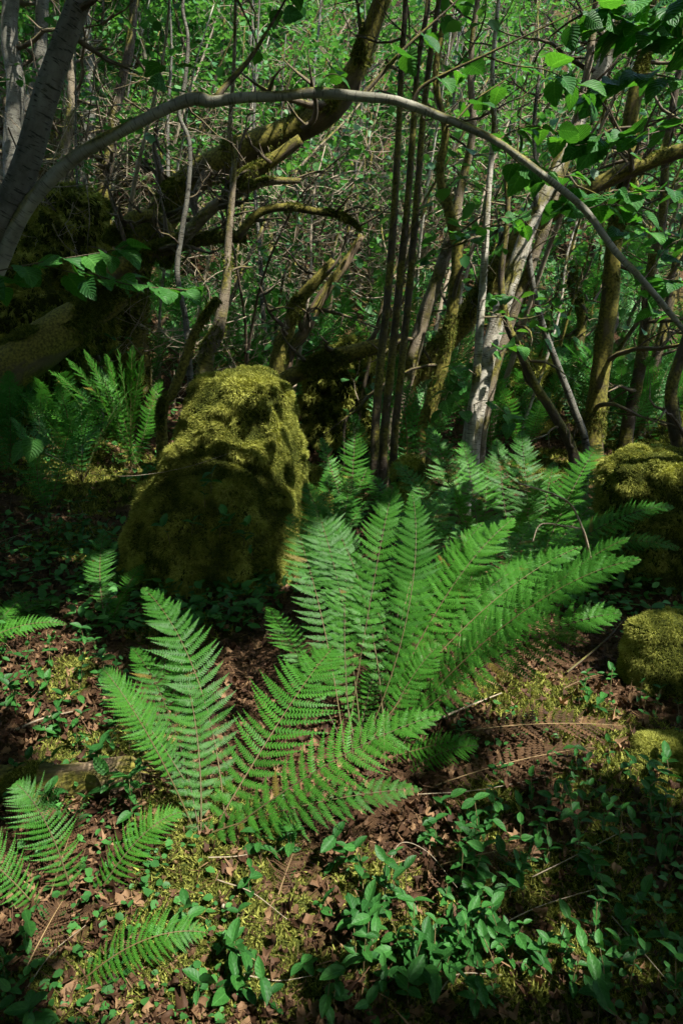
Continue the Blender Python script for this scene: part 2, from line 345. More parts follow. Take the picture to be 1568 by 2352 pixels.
# dead leaves lying on the floor (nobody could count them)
def scatter_ground(n, ymin, ymax, power=1.):
    y = ymin + (ymax - ymin) * rng.random(n) ** power; half = .62 * (y + .5) + .25
    x = (rng.random(n) * 2 - 1) * half
    return x, y
def ground_normal(x, y, e=.03):
    a = np.stack([-(H(x + e, y) - H(x - e, y)) / (2 * e), -(H(x, y + e) - H(x, y - e)) / (2 * e), np.ones_like(x)], 1); return norm(a)
x, y = scatter_ground(30000, .75, 7, 1.7); keep = rng.random(len(x)) > .72 * moss_mask(x, y); x, y = x[keep], y[keep]; N = len(x)
nr = norm(ground_normal(x, y) + .8 * rand_dirs(N)); d = norm(np.cross(nr, rand_dirs(N))); s = np.cross(d, nr); sz = .012 + .030 * rng.random(N) ** 1.8
ctr = np.stack([x, y, H(x, y) + .008 + .018 * rng.random(N)], 1)
K = 7; mb = MB(); a = np.linspace(-.5, .5, K); prof = np.array([.03, .24, .36, .34, .30, .18, .02])
rows = []
curl = (rng.random(N) - .3) * 3.; curl2 = (rng.random(N) - .2) * 5.
for i in range(K):
    for j in (-1, 0, 1):
        ww = prof[i] * np.clip(1 + .42 * rng.normal(size=N), .25, 2) * j
        rows.append(ctr + sz[:, None] * (a[i] * d + ww[:, None] * s + (curl * a[i] ** 2 + curl2 * ww ** 2 + .13 * rng.normal(size=N))[:, None] * nr))
V = np.stack(rows, 1).reshape(-1, 3); base = np.arange(N)[:, None] * (K * 3)
F = np.concatenate([base + np.array([[i * 3 + j, i * 3 + j + 1, i * 3 + j + 4, i * 3 + j + 3]]) for i in range(K - 1) for j in (0, 1)])
o = obj('leaf_litter', mesh_np('leaf_litter', V, F, {'rnd': ('FLOAT', np.repeat(rng.random(N), K * 3))}), M['litter'])
_litter_done = True
tag(o, 'curled brown dead leaves strewn over the forest floor', None, None, 'stuff')

x, y = scatter_ground(16000, .75, 4.5, 1.5); n = len(x); a_ = rng.random(n) * 6.283; ln_ = (.01 + .05 * rng.random(n) ** 2)[:, None]
d = np.stack([np.cos(a_), np.sin(a_), .35 * rng.normal(size=n)], 1); s = norm(np.cross(d, UPV + .4 * rand_dirs(n))) * (.0007 + .0012 * rng.random(n))[:, None]; c0 = np.stack([x, y, H(x, y) + .012 + .02 * rng.random(n)], 1)
V = np.stack([c0 - s, c0 + s, c0 + d * ln_ + s * .5, c0 + d * ln_ - s * .5], 1).reshape(-1, 3)
o = obj('straw_litter', mesh_np('straw_litter', V, np.arange(n * 4).reshape(-1, 4), {'rnd': ('FLOAT', np.repeat(rng.random(n) ** .6 * .98, 4))}), M['litter']); tag(o, 'bits of straw and stalk mixed into the dead leaves', None, None, 'stuff')
# moss carpet on the floor
x, y = scatter_ground(260000, .75, 6.5, 1.8); keep = rng.random(len(x)) < moss_mask(x, y) ** 1.3 ; x, y = x[keep], y[keep]
pos = np.stack([x, y, H(x, y) + .004 + .012 * np.maximum(0, noise2(x, y, 25, 41))], 1)
V, F, R = tufts(pos, ground_normal(x, y), .006 + .0045 * y + .009 * rng.random(len(x)), 4, 1.0, .1, .28)
o = obj('moss_carpet', mesh_np('moss_carpet', V, F, {'rnd': ('FLOAT', R)}), M['moss']); tag(o, 'yellow green moss carpet in patches on the forest floor', None, None, 'stuff')
print('moss carpet', len(F))

# ------------------------------------------------------------------ openings cut in the leaves above so sun lands on chosen spots
GAPS = []
def gap(u, v, r, Y=None):
    p = G(u, v) + UP * .05 if Y is None else P(u, v, Y); GAPS.append((p, r))
for a in [(560, 905, .26, 3.35), (600, 970, .2, 3.25), (680, 1040, .13, 3.4), (695, 1110, .09, 3.4), (500, 960, .1, 3.2), (300, 2200, .17, 1.12), (420, 2240, .13, 1.12), (320, 1960, .18, 1.35), (40, 1920, .17, 1.25), (220, 2030, .12, 1.3), (90, 1460, .24, 2.4), (245, 1290, .14, 2.9), (500, 225, .1, 2.72), (700, 215, .1, 2.7), (880, 225, .08, 2.68), (520, 700, .3, 6.), (420, 850, .2, 5.2),
          (340, 1480, .24, 1.9), (370, 1640, .24, 1.7), (440, 1840, .16, 1.5), (640, 1680, .26, 1.7), (760, 1540, .17, 1.9), (820, 1720, .2, 1.6), (730, 1850, .3, 1.42), (600, 1885, .2, 1.45), (890, 1830, .2, 1.4), (900, 1700, .2, 1.6),
          (720, 1320, .15, 2.2), (750, 1170, .14, 3.0), (880, 1250, .13, 2.2), (890, 1450, .10, 2.1), (1050, 1420, .17, 2.3), (1180, 1330, .13, 2.5), (1330, 1330, .09, 2.2), (960, 1560, .10, 2.0), (1330, 1440, .07, 2.),
          (1150, 1100, .13, 3.4), (1020, 1080, .10, 3.5), (1290, 1090, .12, 3.4), (1400, 1120, .08, 3.3), (810, 1040, .14, 4.1), (1500, 1190, .06, 3.0),
          (1470, 1070, .16, 3.2), (1480, 1450, .2, 2.15), (1250, 1690, .1, 1.98), (1180, 1790, .09, 1.75), (1380, 1700, .06, 2.0), (1490, 1735, .12, 1.7), (1250, 1180, .14, 3.2), (1400, 1250, .12, 2.6), (1250, 950, .32, 5.0), (1450, 960, .3, 5.0), (1180, 950, .2, 4.9), (1290, 1090, .2, 3.5), (1080, 1100, .16, 3.5), (1360, 1060, .16, 3.5), (870, 950, .2, 5.), (600, 880, .15, 3.5), (230, 880, .4, 5.0), (310, 880, .2, 5.0), (150, 880, .2, 5.0), (1150, 740, .2, 4.6), (1125, 860, .1, 4.5), (1185, 640, .13, 4.7), (1250, 450, .12, 4.8), (1105, 760, .14, 4.3), (1085, 960, .08, 4.3), (1110, 520, .1, 4.3), (1270, 820, .1, 4.7),
          (1140, 320, .07, 2.65), (1220, 385, .06, 2.62), (250, 320, .08, 2.74), (340, 268, .05, 2.74), (1180, 430, .16, 2.75), (1400, 330, .2, 2.8), (1500, 300, .2, 2.8), (1350, 100, .22, 2.7), (1430, 450, .18, 2.8), (1150, 130, .18, 2.7), (1450, 530, .1, 2.8), (1500, 100, .2, 2.8), (950, 120, .1, 2.7), (1300, 1330, .22, 2.25), (1400, 1330, .2, 2.2), (1200, 1430, .18, 2.2), (1100, 1560, .14, 2.0), (290, 1580, .14, 1.8), (1000, 1380, .16, 2.3), (1250, 1180, .16, 3.3), (1420, 1150, .14, 3.3), (610, 1450, .08, 2.1), (200, 620, .1, 2.2), (400, 660, .08, 2.25)]: gap(*a)
for a in [(1200, 1980, .09), (1350, 1900, .09), (1450, 2010, .07), (1300, 2300, .09), (1180, 2230, .08), (520, 2200, .07), (1100, 1870, .07), (340, 2210, .11), (510, 2130, .10), (640, 2120, .13), (980, 2060, .14), (1050, 2200, .13), (900, 2260, .10), (960, 1950, .08), (1080, 2290, .09), (1330, 2170, .12), (1250, 2070, .06), (60, 1640, .13), (160, 1600, .08), (70, 1200, .12), (150, 1190, .09), (290, 1770, .06), (420, 2010, .06),
          (700, 2320, .08), (1200, 1600, .08), (1270, 1640, .06), (520, 1440, .05), (380, 1430, .07), (120, 1500, .06), (1050, 1960, .05), (300, 1990, .06), (1480, 2280, .06), (250, 1420, .04), (1480, 1440, .05), (480, 620, .7), (600, 720, .7), (560, 790, .4), (700, 640, .8), (850, 640, .8), (1000, 600, .8), (1200, 700, .6), (1400, 760, .4), (1230, 840, .25), (1290, 780, .2), (700, 800, .2), (900, 780, .3), (1500, 960, .2), (1280, 960, .2), (760, 690, .4), (1000, 690, .4)]: gap(a[0], a[1], a[2] * (.66 if a[1] > 1150 else 1.35))
GP = np.array([g_[0] for g_ in GAPS]); GR = np.array([g_[1] for g_ in GAPS]) * 1.2
def in_shaft(p, f=1.):
    dv = p - GP; al = dv @ SUN; di = np.linalg.norm(dv - al[:, None] * SUN, axis=1); return bool(((di < GR * f) & (al > .6)).any())

# ------------------------------------------------------------------ mossy lumps: stump, boulders, root plate
def lump(name, label, cat, rows, Yc, seed, depth=.9, n_moss=9000, mlen=.03, amp=.055, bare=None, base_drop=.25, group=None):
    """rows: (v, u_left, u_right) outline of the thing as seen at depth Yc"""
    rows = sorted(rows); vs = np.array([r[0] for r in rows], float)
    z = np.array([P(784, v, Yc)[2] for v in vs]); xl = np.array([P(r[1], r[0], Yc)[0] for r in rows]); xr = np.array([P(r[2], r[0], Yc)[0] for r in rows])
    n, sides = 70, 110; t = np.linspace(0, 1, n) ** 1.25; zz = z[0] + (z[-1] - base_drop - z[0]) * t
    li = np.interp(-zz, -z, xl) + amp * .35; ri = np.interp(-zz, -z, xr) - amp * .35; mid_ = (li + ri) / 2; li = np.minimum(li, mid_ - .03); ri = np.maximum(ri, mid_ + .03); c = (li + ri) / 2; r = (ri - li) / 2
    k = np.clip(np.arange(n) / 9., 0, 1); r = r * np.sqrt(1 - (1 - k) ** 2); r[0] = .004
    th = np.linspace(0, 2 * np.pi, sides, endpoint=False)
    v = np.stack([c[:, None] + r[:, None] * np.cos(th), Yc + depth * r[:, None] * np.sin(th), zz[:, None] + 0 * th], -1).reshape(-1, 3)
    cen = np.stack([c, np.full(n, Yc), zz - .15], 1).repeat(sides, 0); dr = norm(v - cen)
    nz = noise3(v * 2.6 @ ROT, seed) * .8 + noise3(v * 6.5 @ ROT, seed + 1) * .7 + noise3(v * 14 @ ROT.T, seed + 2) * .6
    v = v + dr * (amp * nz)[:, None]
    i = np.arange(n - 1)[:, None] * sides; j = np.arange(sides)[None]; kk = (np.arange(sides)[None] + 1) % sides
    f = np.stack([i + j, i + sides + j, i + sides + kk, i + kk], -1).reshape(-1, 4)
    loc = np.array([c[-1], Yc, zz[-1] + base_drop]); root = thing(name, label, cat, loc, group)
    obj('body', mesh_np('body', v - loc, f, {'rnd': ('FLOAT', np.zeros(len(v)))}, True), M['moss_bed'], root)
    def bias(p, nn): return (.7 + np.clip(nn[:, 2] + .5 - .3 * nn[:, 1], 0, 2)) * (nn[:, 1] < .55) * (.35 + np.clip(1 + 1.2 * noise3(p * 9, seed + 5), 0, 3))
    pp, pn = sample_surface(v, f, n_moss, bias)
    cl = noise3(pp * 13 @ ROT, seed + 6) + .5 * noise3(pp * 28 @ ROT.T, seed + 8)
    pp = pp + pn * (np.clip(cl + .3, 0, 1.5) * mlen * 1.1)[:, None]
    V, F, R = tufts(pp, pn, mlen * (.75 + .4 * cl), 5, .9, .5, .2)
    mo = obj('moss', mesh_np('moss', V - loc, F, {'rnd': ('FLOAT', np.clip(R * .6 + np.repeat(np.repeat(cl * .45 + .32, 5), 3), 0, .99))}), M['moss'], root); mo['kind'] = 'stuff'
    return root
lump('mossy_stump', 'tall hump-shaped stump thickly covered in sunlit yellow green moss', 'stump',
     [(844, 515, 635), (862, 475, 652), (895, 445, 668), (950, 432, 676), (1000, 415, 686), (1050, 388, 698), (1100, 352, 708), (1150, 325, 716), (1250, 300, 728), (1350, 290, 735), (1420, 290, 735)], 3.5, 54, .95, 105000, .025, .026)
lump('mossy_boulder', 'dark mossy boulder at the right edge beside tall ferns', 'boulder',
     [(1036, 1420, 1520), (1055, 1388, 1600), (1110, 1372, 1660), (1200, 1375, 1700), (1330, 1385, 1710)], 3.35, 61, .8, 36000, .022)
lump('mossy_hump', 'rounded mossy hump at the right edge below the dark boulder', 'mound',
     [(1418, 1480, 1570), (1440, 1450, 1620), (1510, 1432, 1660), (1600, 1440, 1680)], 2.3, 71, .8, 26000, .015, .035)
lump('mossy_hump', 'low olive mossy hump at the right edge above the ground plants', 'mound',
     [(1712, 1480, 1580), (1735, 1445, 1640), (1790, 1420, 1670), (1840, 1420, 1680)], 1.8, 75, .8, 24000, .012, .025)
lump('mossy_root_plate', 'large dark mossy root mass on the left bank behind the ferns', 'root mass',
     [(430, 120, 200), (455, 90, 235), (500, 40, 246), (560, -30, 240), (640, -80, 262), (720, -120, 268), (800, -140, 240), (900, -150, 200)], 5.9, 81, .7, 26000, .05, .11)
lump('mossy_boulder', 'small boulder with lit yellow moss behind the white birch', 'boulder',
     [(826, 1190, 1240), (840, 1160, 1266), (870, 1148, 1275), (925, 1140, 1280)], 6.2, 91, .8, 7000, .04, .05)
lump('mossy_boulder', 'small mossy boulder in the far ferns between pale stems', 'boulder',
     [(768, 1280, 1310), (780, 1266, 1322), (812, 1256, 1330)], 7.6, 95, .8, 4000, .05, .04)
lump('mossy_hump', 'dark mossy hump between the stump and the three thin stems', 'mound',
     [(795, 790, 840), (815, 740, 858), (860, 700, 866), (950, 690, 870)], 6.0, 99, .8, 9000, .045, .06)
lump('mossy_hump', 'small mossy hump at the foot of the three thin stems', 'mound',
     [(1060, 925, 975), (1085, 905, 990), (1150, 895, 1005), (1230, 890, 1010)], 4.1, 103, .8, 6000, .03, .04)
lump('mossy_hump', 'little mossy hump beside the right flank of the tall stump', 'mound',
     [(1070, 700, 730), (1090, 680, 745), (1150, 670, 755), (1200, 660, 760)], 3.9, 107, .8, 5000, .028, .03)

# ------------------------------------------------------------------ trees
BRANCH_LEAF = []
def twigs_from(pts, rad, n, lo, hi, ln, mb, up=.5, leafn=0, sub=3, seed=0, out=None, flat=None):
    """random crooked side branches along a stem; returns twig tips"""
    tips = []
    m = len(pts)
    for _ in range(n):
        k = int((lo + (hi - lo) * rng.random()) * (m - 1)); p0 = pts[k]; r0 = max(.0035, rad[k] * (.28 + .25 * rng.random()))
        a = rng.random() * 2 * np.pi; d = norm(np.array([math.cos(a), math.sin(a), up * (rng.random() * 1.6 - .3)])); l = ln * (.45 + .8 * rng.random())
        q = [p0]; dd = d
        for s_ in range(5):
            dd = norm(dd + .35 * rng.normal(size=3) + np.array([0, 0, .06])); q.append(q[-1] + dd * l / 5)
        c = spline(q, 9); v, f, cy_ = tube(c, np.linspace(r0, .002, 9), 4, cap=False); mb.add(v, f, cyl=cy_)
        tips.append((c[-1], dd))
        for s_ in range(sub):
            k2 = rng.integers(2, 8); d2 = norm(dd + .9 * rng.normal(size=3)); l2 = l * (.2 + .35 * rng.random()); q = [c[k2]]
            for _s in range(3):
                d2 = norm(d2 + .35 * rng.normal(size=3)); q.append(q[-1] + d2 * l2 / 3)
            c2 = spline(q, 5); v, f, cy_ = tube(c2, np.linspace(r0 * .5, .0015, 5), 3, cap=False); mb.add(v, f, cyl=cy_)
            tips.append((c2[-1], d2)); tips.append((c2[2], d2))
    return tips
def leaf_cloud(tips, per, spread, size, parent_dirs=.5):
    T = np.array([t[0] for t in tips]); D = np.array([t[1] for t in tips]); n = len(T) * per
    pos = np.repeat(T, per, 0) + spread * rng.normal(size=(n, 3)) * np.array([1, 1, .55]); d = norm(np.repeat(D, per, 0) * parent_dirs + rand_dirs(n) * np.array([1, 1, .4]) + np.array([0, 0, -.15]))
    nr = norm(np.array([0, 0, 1.]) + .55 * rand_dirs(n)); return leaves(pos, d, nr, size * (.6 + .7 * rng.random(n)))

CANOPY_TREES = []     # (root object, top point)
def tree(name, label, cat, Y, pts, mat, Y1=None, branches=10, blen=.8, moss=0, mlen=.03, sides=10, extend=None, twig_mat='twig_dark', part='trunk', leafy=0, bump=.06, group=None, ground=True, lo=.15, sub=3, seed=None):
    """pts: (u, v, width in view pixels) from the foot upwards"""
    Y1 = Y if Y1 is None else Y1; n = len(pts); seed = rng.integers(1000) if seed is None else seed
    p3 = []; rr = []
    for i, (u, v, w) in enumerate(pts):
        yy = Y + (Y1 - Y) * i / (n - 1); q = P(u, v, yy); p3.append(q); rr.append(w * pxm(yy, v) / 2 * (.9 if name == 'bent_sapling' else 1))
    if ground:
        f = p3[0]; gz = H(f[0], f[1])
        if f[2] > gz - .05: p3.insert(0, np.array([f[0] - .25 * (p3[1][0] - f[0]) * min(1, (f[2] - gz)), f[1], gz - .12])); rr.insert(0, rr[0] * 1.25)
    if extend:                                          # goes on above the frame
        d = norm(p3[-1] - p3[-2]); d = norm(d + np.array([0, 0, .35])); k = p3[-1]
        for e in range(1, 4): p3.append(k + d * extend * e / 3 + .1 * rng.normal(size=3)); rr.append(rr[-1] * .78)
    c = spline(p3, max(14, 7 * len(p3))); r = np.interp(np.linspace(0, 1, len(c)), np.linspace(0, 1, len(rr)), rr)
    root = thing(name, label, cat, c[0], group); loc = c[0]
    v, f, cy_ = tube(c, r, sides, bump, seed)
    obj(part, mesh_np(part, v - loc, f, {'cyl': ('FLOAT_VECTOR', cy_)}, True), M[mat], root)
    if moss:
        def bias(p, nn): return np.clip(nn[:, 2] + .45, .06, 2) * np.clip(.1 + 2.2 * noise3(p * 5 @ ROT, seed), 0, 2)
        pp, pn = sample_surface(v, f, moss, bias); V, F, R = tufts(pp, pn, mlen * .65, 5, .9, .5, .22)
        o = obj('moss', mesh_np('moss', V - loc, F, {'rnd': ('FLOAT', R * .75)}), M['moss'], root); o['kind'] = 'stuff'
    tips = []
    if branches:
        mb = MB(); tips = twigs_from(c, r, branches, lo, 1, blen, mb, sub=sub); obj('branches', mb.mesh('branches', loc, True), M[twig_mat], root)['kind'] = 'stuff'
    if leafy and tips:
        V, F, R = leaf_cloud(tips, leafy, .10, .085); obj('crown', mesh_np('crown', V - loc, F, {'rnd': ('FLOAT', R)}), M['canopy'], root)
    if extend: CANOPY_TREES.append((root, c[-1], loc))
    return root, c, r

TREES = {}
def T(key, *a, **k): TREES[key] = tree(*a, **k); return TREES[key]
T('birch_l', 'birch_tree', 'thick grey birch trunk leaning across the top left corner', 'tree', 2.75, [(-330, 1330, 84), (-230, 1050, 78), (-130, 800, 74), (-60, 640, 70), (0, 525, 66), (60, 380, 60), (105, 220, 55), (150, 90, 52), (190, -20, 50), (220, -120, 48)], 'birch', branches=7, blen=.6, extend=2.4, sides=20, bump=.02, lo=.5)
arch_pts = [(-220, 1330, 46), (-170, 1100, 42), (-100, 850, 39), (0, 610, 36), (62, 478, 34), (150, 380, 32), (225, 330, 30), (300, 291, 28), (395, 244, 27), (450, 226, 32), (490, 233, 28), (560, 224, 25), (640, 221, 24), (720, 213, 25), (830, 222, 25), (890, 228, 22), (940, 241, 23), (1050, 283, 20), (1140, 325, 18), (1240, 397, 18), (1340, 480, 18), (1410, 575, 17), (1475, 645, 16), (1568, 757, 14), (1680, 900, 11)]
T('arch', 'bent_sapling', 'smooth grey sapling bowed into a long arch across the scene', 'sapling', 2.75, arch_pts, 'arch', Y1=2.55, branches=0, sides=16, bump=.05, ground=True)
T('mossy_big', 'leaning_tree', 'thick dark mossy trunk leaning up behind the arched sapling', 'tree', 6.3, [(300, 640, 80), (360, 520, 76), (430, 425, 72), (560, 345, 66), (690, 292, 60), (770, 240, 54), (830, 130, 46), (870, 20, 42), (900, -80, 40)], 'mossy_bark', Y1=5.6, branches=16, blen=1.1, moss=7000, mlen=.05, extend=2.2, bump=.12, sides=14)
T('log_left', 'fallen_log', 'mossy fallen log sloping down to the left edge below the root mass', 'log', 4.9, [(-90, 935, 118), (0, 862, 108), (100, 790, 98), (190, 728, 92), (262, 668, 84)], 'mossy_bark', Y1=5.6, branches=0, moss=16000, mlen=.045, bump=.12, sides=16, ground=False, part='trunk')
T('white', 'birch_sapling', 'slim white birch stem standing in front of the patchy birch trunk', 'sapling', 4.3, [(1078, 1015, 20), (1092, 880, 19), (1102, 740, 18), (1112, 600, 17), (1118, 480, 15), (1126, 380, 13), (1134, 280, 12), (1130, 160, 10), (1140, 40, 9), (1150, -60, 8)], 'birch_white', branches=6, blen=.5, extend=1.2, leafy=2, sides=10)
T('birch_r', 'birch_tree', 'birch trunk with patchy white and brown bark leaning right', 'tree', 4.6, [(1082, 1010, 43), (1105, 880, 41), (1132, 770, 39), (1172, 645, 37), (1222, 505, 35), (1262, 425, 34), (1312, 315, 32), (1362, 200, 31), (1402, 110, 34), (1445, 0, 32), (1480, -90, 30)], 'birch_white', Y1=4.9, branches=10, blen=.8, extend=2.2, sides=16, bump=.04, lo=.45)
T('companion', 'hazel_tree', 'straight brown stem running close along the right of the patchy birch', 'tree', 4.75, [(1105, 1000, 26), (1140, 830, 25), (1200, 660, 24), (1245, 540, 23), (1272, 450, 22), (1312, 320, 20), (1345, 180, 18), (1362, 60, 16), (1375, -60, 15)], 'hazel_bark', branches=8, blen=.8, extend=1.5, lo=.4)
for k, (pts, lb) in enumerate([
    ([(860, 1030, 21), (872, 850, 19), (890, 680, 18), (905, 480, 17), (915, 300, 15), (922, 140, 14), (930, -40, 12)], 'leftmost of the three thin dark stems rising from one spot'),
    ([(880, 1020, 20), (900, 820, 19), (918, 640, 18), (935, 470, 16), (948, 300, 15), (960, 140, 13), (985, -40, 11)], 'middle one of the three thin dark stems rising together'),
    ([(905, 1015, 18), (922, 840, 17), (940, 660, 17), (958, 440, 16), (972, 260, 15), (990, 110, 13), (1010, -40, 12)], 'rightmost of the three thin dark stems rising from one spot')]):
    T('thin%d' % k, 'hazel_pole', lb, 'tree', 4.2 + .06 * k, pts, 'dark_bark', branches=5, blen=.5, extend=1.5, group='three thin dark stems', lo=.5)
T('mossy_stem', 'mossy_tree', 'crooked brown mossy stem between the thin stems and the birch', 'tree', 4.9, [(975, 985, 34), (1005, 880, 30), (1028, 780, 27), (1042, 680, 27), (1050, 580, 28), (1030, 480, 24), (1010, 400, 20), (1022, 300, 17), (1000, 190, 15), (1015, 60, 13), (1030, -40, 12)], 'mossy_bark', branches=12, blen=.9, moss=2500, mlen=.03, extend=1.6, bump=.14)
T('lean_dark', 'leaning_tree', 'dark mossy trunk slanting up to the right behind the white birch', 'tree', 5.4, [(905, 1000, 66), (945, 880, 58), (1020, 790, 52), (1100, 690, 50), (1185, 555, 44), (1290, 470, 40), (1420, 400, 36), (1568, 345, 32), (1700, 300, 28)], 'mossy_bark', Y1=4.9, branches=12, blen=.9, moss=5000, mlen=.035, extend=1.5, bump=.12, sides=12)
T('grey_lean', 'hazel_tree', 'grey stem leaning right just behind the three thin stems', 'tree', 5.0, [(900, 1000, 36), (945, 830, 33), (975, 720, 31), (1010, 620, 28), (1040, 520, 24), (1060, 420, 20), (1085, 300, 17), (1080, 150, 14), (1100, -30, 12)], 'hazel_bark', branches=10, blen=.9, extend=1.5)
T('pale1', 'hazel_pole', 'pale slim stem slanting left over the ferns on the right', 'tree', 4.7, [(1345, 1030, 17), (1318, 940, 16), (1282, 845, 15), (1245, 745, 14), (1222, 650, 13), (1215, 560, 11), (1232, 440, 10), (1225, 300, 9), (1240, 150, 8)], 'birch', branches=7, blen=.5, sub=2)
T('dark1', 'hazel_pole', 'dark mossy pole slanting left beneath the pale slim stem', 'tree', 4.5, [(1318, 1055, 24), (1270, 950, 21), (1225, 880, 20), (1190, 800, 18), (1165, 745, 17), (1150, 640, 15), (1165, 500, 13), (1160, 380, 11)], 'dark_bark', branches=6, blen=.5)
T('dark_up', 'oak_tree', 'dark upright mossy trunk standing among the right hand ferns', 'tree', 5.2, [(1358, 1030, 50), (1372, 900, 43), (1388, 780, 40), (1402, 650, 38), (1412, 540, 36), (1440, 400, 32), (1450, 260, 34), (1480, 120, 30), (1500, -40, 26)], 'mossy_bark', branches=14, blen=1., moss=3500, mlen=.035, extend=1.8, bump=.1)
T('right2', 'hazel_pole', 'dark curved pole at the right edge leaning over the boulder', 'tree', 4.0, [(1568, 1090, 34), (1548, 980, 30), (1540, 900, 27), (1562, 820, 24), (1600, 700, 20)], 'dark_bark', branches=3, blen=.5)
T('right3', 'hazel_tree', 'first of the slanting dark stems right of the upright mossy trunk', 'tree', 5.6, [(1440, 980, 30), (1462, 880, 27), (1480, 760, 25), (1490, 640, 22), (1520, 500, 20), (1530, 330, 17), (1560, 150, 14), (1580, -40, 12)], 'dark_bark', branches=12, blen=.8, extend=1.2)
T('right4', 'hazel_tree', 'second of the slanting dark stems right of the upright mossy trunk', 'tree', 5.9, [(1470, 980, 27), (1500, 850, 24), (1535, 700, 21), (1560, 560, 19), (1600, 380, 16), (1620, 200, 14)], 'dark_bark', branches=10, blen=.8, extend=1.2)
T('right5', 'leaning_tree', 'mossy lit stem with stubby branches in the far right ferns', 'tree', 6.6, [(1330, 860, 28), (1328, 800, 24), (1336, 740, 22), (1330, 700, 20), (1315, 655, 16), (1318, 600, 12)], 'mossy_bark', branches=8, blen=.6, moss=2500, mlen=.05, bump=.15)
T('thin_l1', 'crooked_sapling', 'thin pale crooked stem left of the mossy stump', 'sapling', 4.4, [(432, 790, 14), (418, 690, 12), (407, 620, 12), (418, 530, 12), (432, 440, 11), (436, 330, 10), (412, 262, 9), (425, 190, 9), (432, 90, 8), (420, 20, 8), (430, -60, 7)], 'birch', branches=10, blen=.5, extend=1.2, sub=4)
T('thin_l2', 'mossy_sapling', 'mossy stem behind the stump with a bare pale upper part', 'sapling', 4.9, [(470, 850, 40), (500, 760, 32), (520, 650, 22), (524, 560, 17), (533, 450, 15), (538, 370, 12), (528, 300, 11), (536, 180, 9), (540, 60, 8), (535, -50, 7)], 'hazel_bark', branches=8, blen=.6, moss=2200, mlen=.03, extend=1.2)
T('thin_l3', 'mossy_branch', 'mossy stick with a bare brown patch leaning left of the stump', 'fallen branch', 4.3, [(372, 960, 26), (398, 900, 24), (425, 830, 22), (450, 760, 20), (500, 690, 18)], 'mossy_bark', branches=0, moss=1500, mlen=.03)
T('broken1', 'broken_trunk', 'broken mossy trunk with pale snapped top behind the stump', 'tree', 5.6, [(640, 830, 38), (660, 760, 34), (690, 690, 30), (730, 640, 27), (768, 600, 22)], 'mossy_bark', branches=4, blen=.5, moss=2500, mlen=.04, bump=.14)
T('broken2', 'broken_trunk', 'brown broken trunk leaning parallel to the mossy snapped one', 'tree', 5.9, [(655, 840, 32), (700, 760, 28), (735, 690, 26), (790, 610, 22), (830, 540, 17)], 'dead_wood', branches=5, blen=.6, bump=.14)
T('curl', 'curved_branch', 'curled mossy branch rising from the left bank', 'branch', 5.7, [(262, 560, 40), (285, 520, 36), (325, 497, 30), (372, 505, 26), (395, 560, 24), (380, 610, 22)], 'mossy_bark', branches=4, blen=.5, moss=3000, mlen=.04, bump=.15, ground=False)
T('mbr1', 'mossy_limb', 'mossy limb crossing low behind the thin pale stem', 'branch', 5.4, [(250, 640, 46), (320, 592, 40), (400, 566, 34), (500, 545, 28), (560, 548, 20)], 'mossy_bark', branches=8, blen=.6, moss=4000, mlen=.04, bump=.14, ground=False)
T('mbr2', 'mossy_limb', 'brown limb slanting up from the low mossy limb', 'branch', 5.3, [(410, 560, 32), (450, 515, 28), (510, 462, 26), (600, 420, 20), (690, 415, 12)], 'hazel_bark', branches=7, blen=.6, moss=900, mlen=.03, bump=.12, ground=False)
T('mbr3', 'mossy_limb', 'dark horizontal limb over the far ferns in the centre', 'branch', 5.2, [(545, 545, 20), (590, 492, 19), (650, 476, 18), (720, 484, 17), (785, 497, 15), (830, 530, 10)], 'mossy_bark', branches=8, blen=.5, moss=1800, mlen=.03, ground=False)
T('mbr4', 'mossy_limb', 'twisted mossy limb end hanging below the thick leaning trunk', 'branch', 5.4, [(690, 320, 24), (620, 372, 30), (572, 400, 32), (520, 430, 26)], 'mossy_bark', branches=5, blen=.4, moss=2200, mlen=.035, ground=False)
T('fallen1', 'fallen_log', 'mossy fallen bough lying right behind the tall stump', 'log', 5.0, [(640, 880, 40), (700, 850, 44), (770, 822, 46), (850, 800, 40), (920, 790, 30)], 'mossy_bark', branches=4, blen=.5, moss=4500, mlen=.04, bump=.14, ground=False)
T('fallen2', 'fallen_stick', 'reddish bare stick jutting from the ferns left of the stump', 'fallen branch', 7.6, [(312, 818, 16), (330, 793, 15), (352, 763, 14), (386, 726, 11)], 'dead_wood', branches=0, ground=True)
for k, (pts, Y, mat, lb) in enumerate([
    ([(40, 470, 46), (30, 330, 42), (38, 200, 40), (22, 80, 38), (30, -60, 36)], 7.0, 'birch', 'mottled upright trunk left of the leaning birch in the top left corner'),
    ([(70, 420, 34), (50, 320, 32), (88, 180, 30), (96, 60, 28), (100, -60, 26)], 7.3, 'birch', 'pale lit trunk just behind the leaning birch in the top left corner'),
    ([(125, 600, 26), (140, 400, 22), (165, 240, 20), (160, 100, 18), (190, -60, 17)], 7.0, 'hazel_bark', 'narrow brown stem right of the leaning birch near the top left'),
    ([(240, 470, 30), (252, 360, 26), (270, 230, 24), (300, 100, 20), (310, -50, 18)], 7.4, 'dark_bark', 'dark stem in the shade right of the leaning birch')]):
    T('tl%d' % k, 'birch_tree' if k < 2 else 'hazel_tree', lb, 'tree', Y, pts, mat, branches=14, blen=1., extend=1.4)

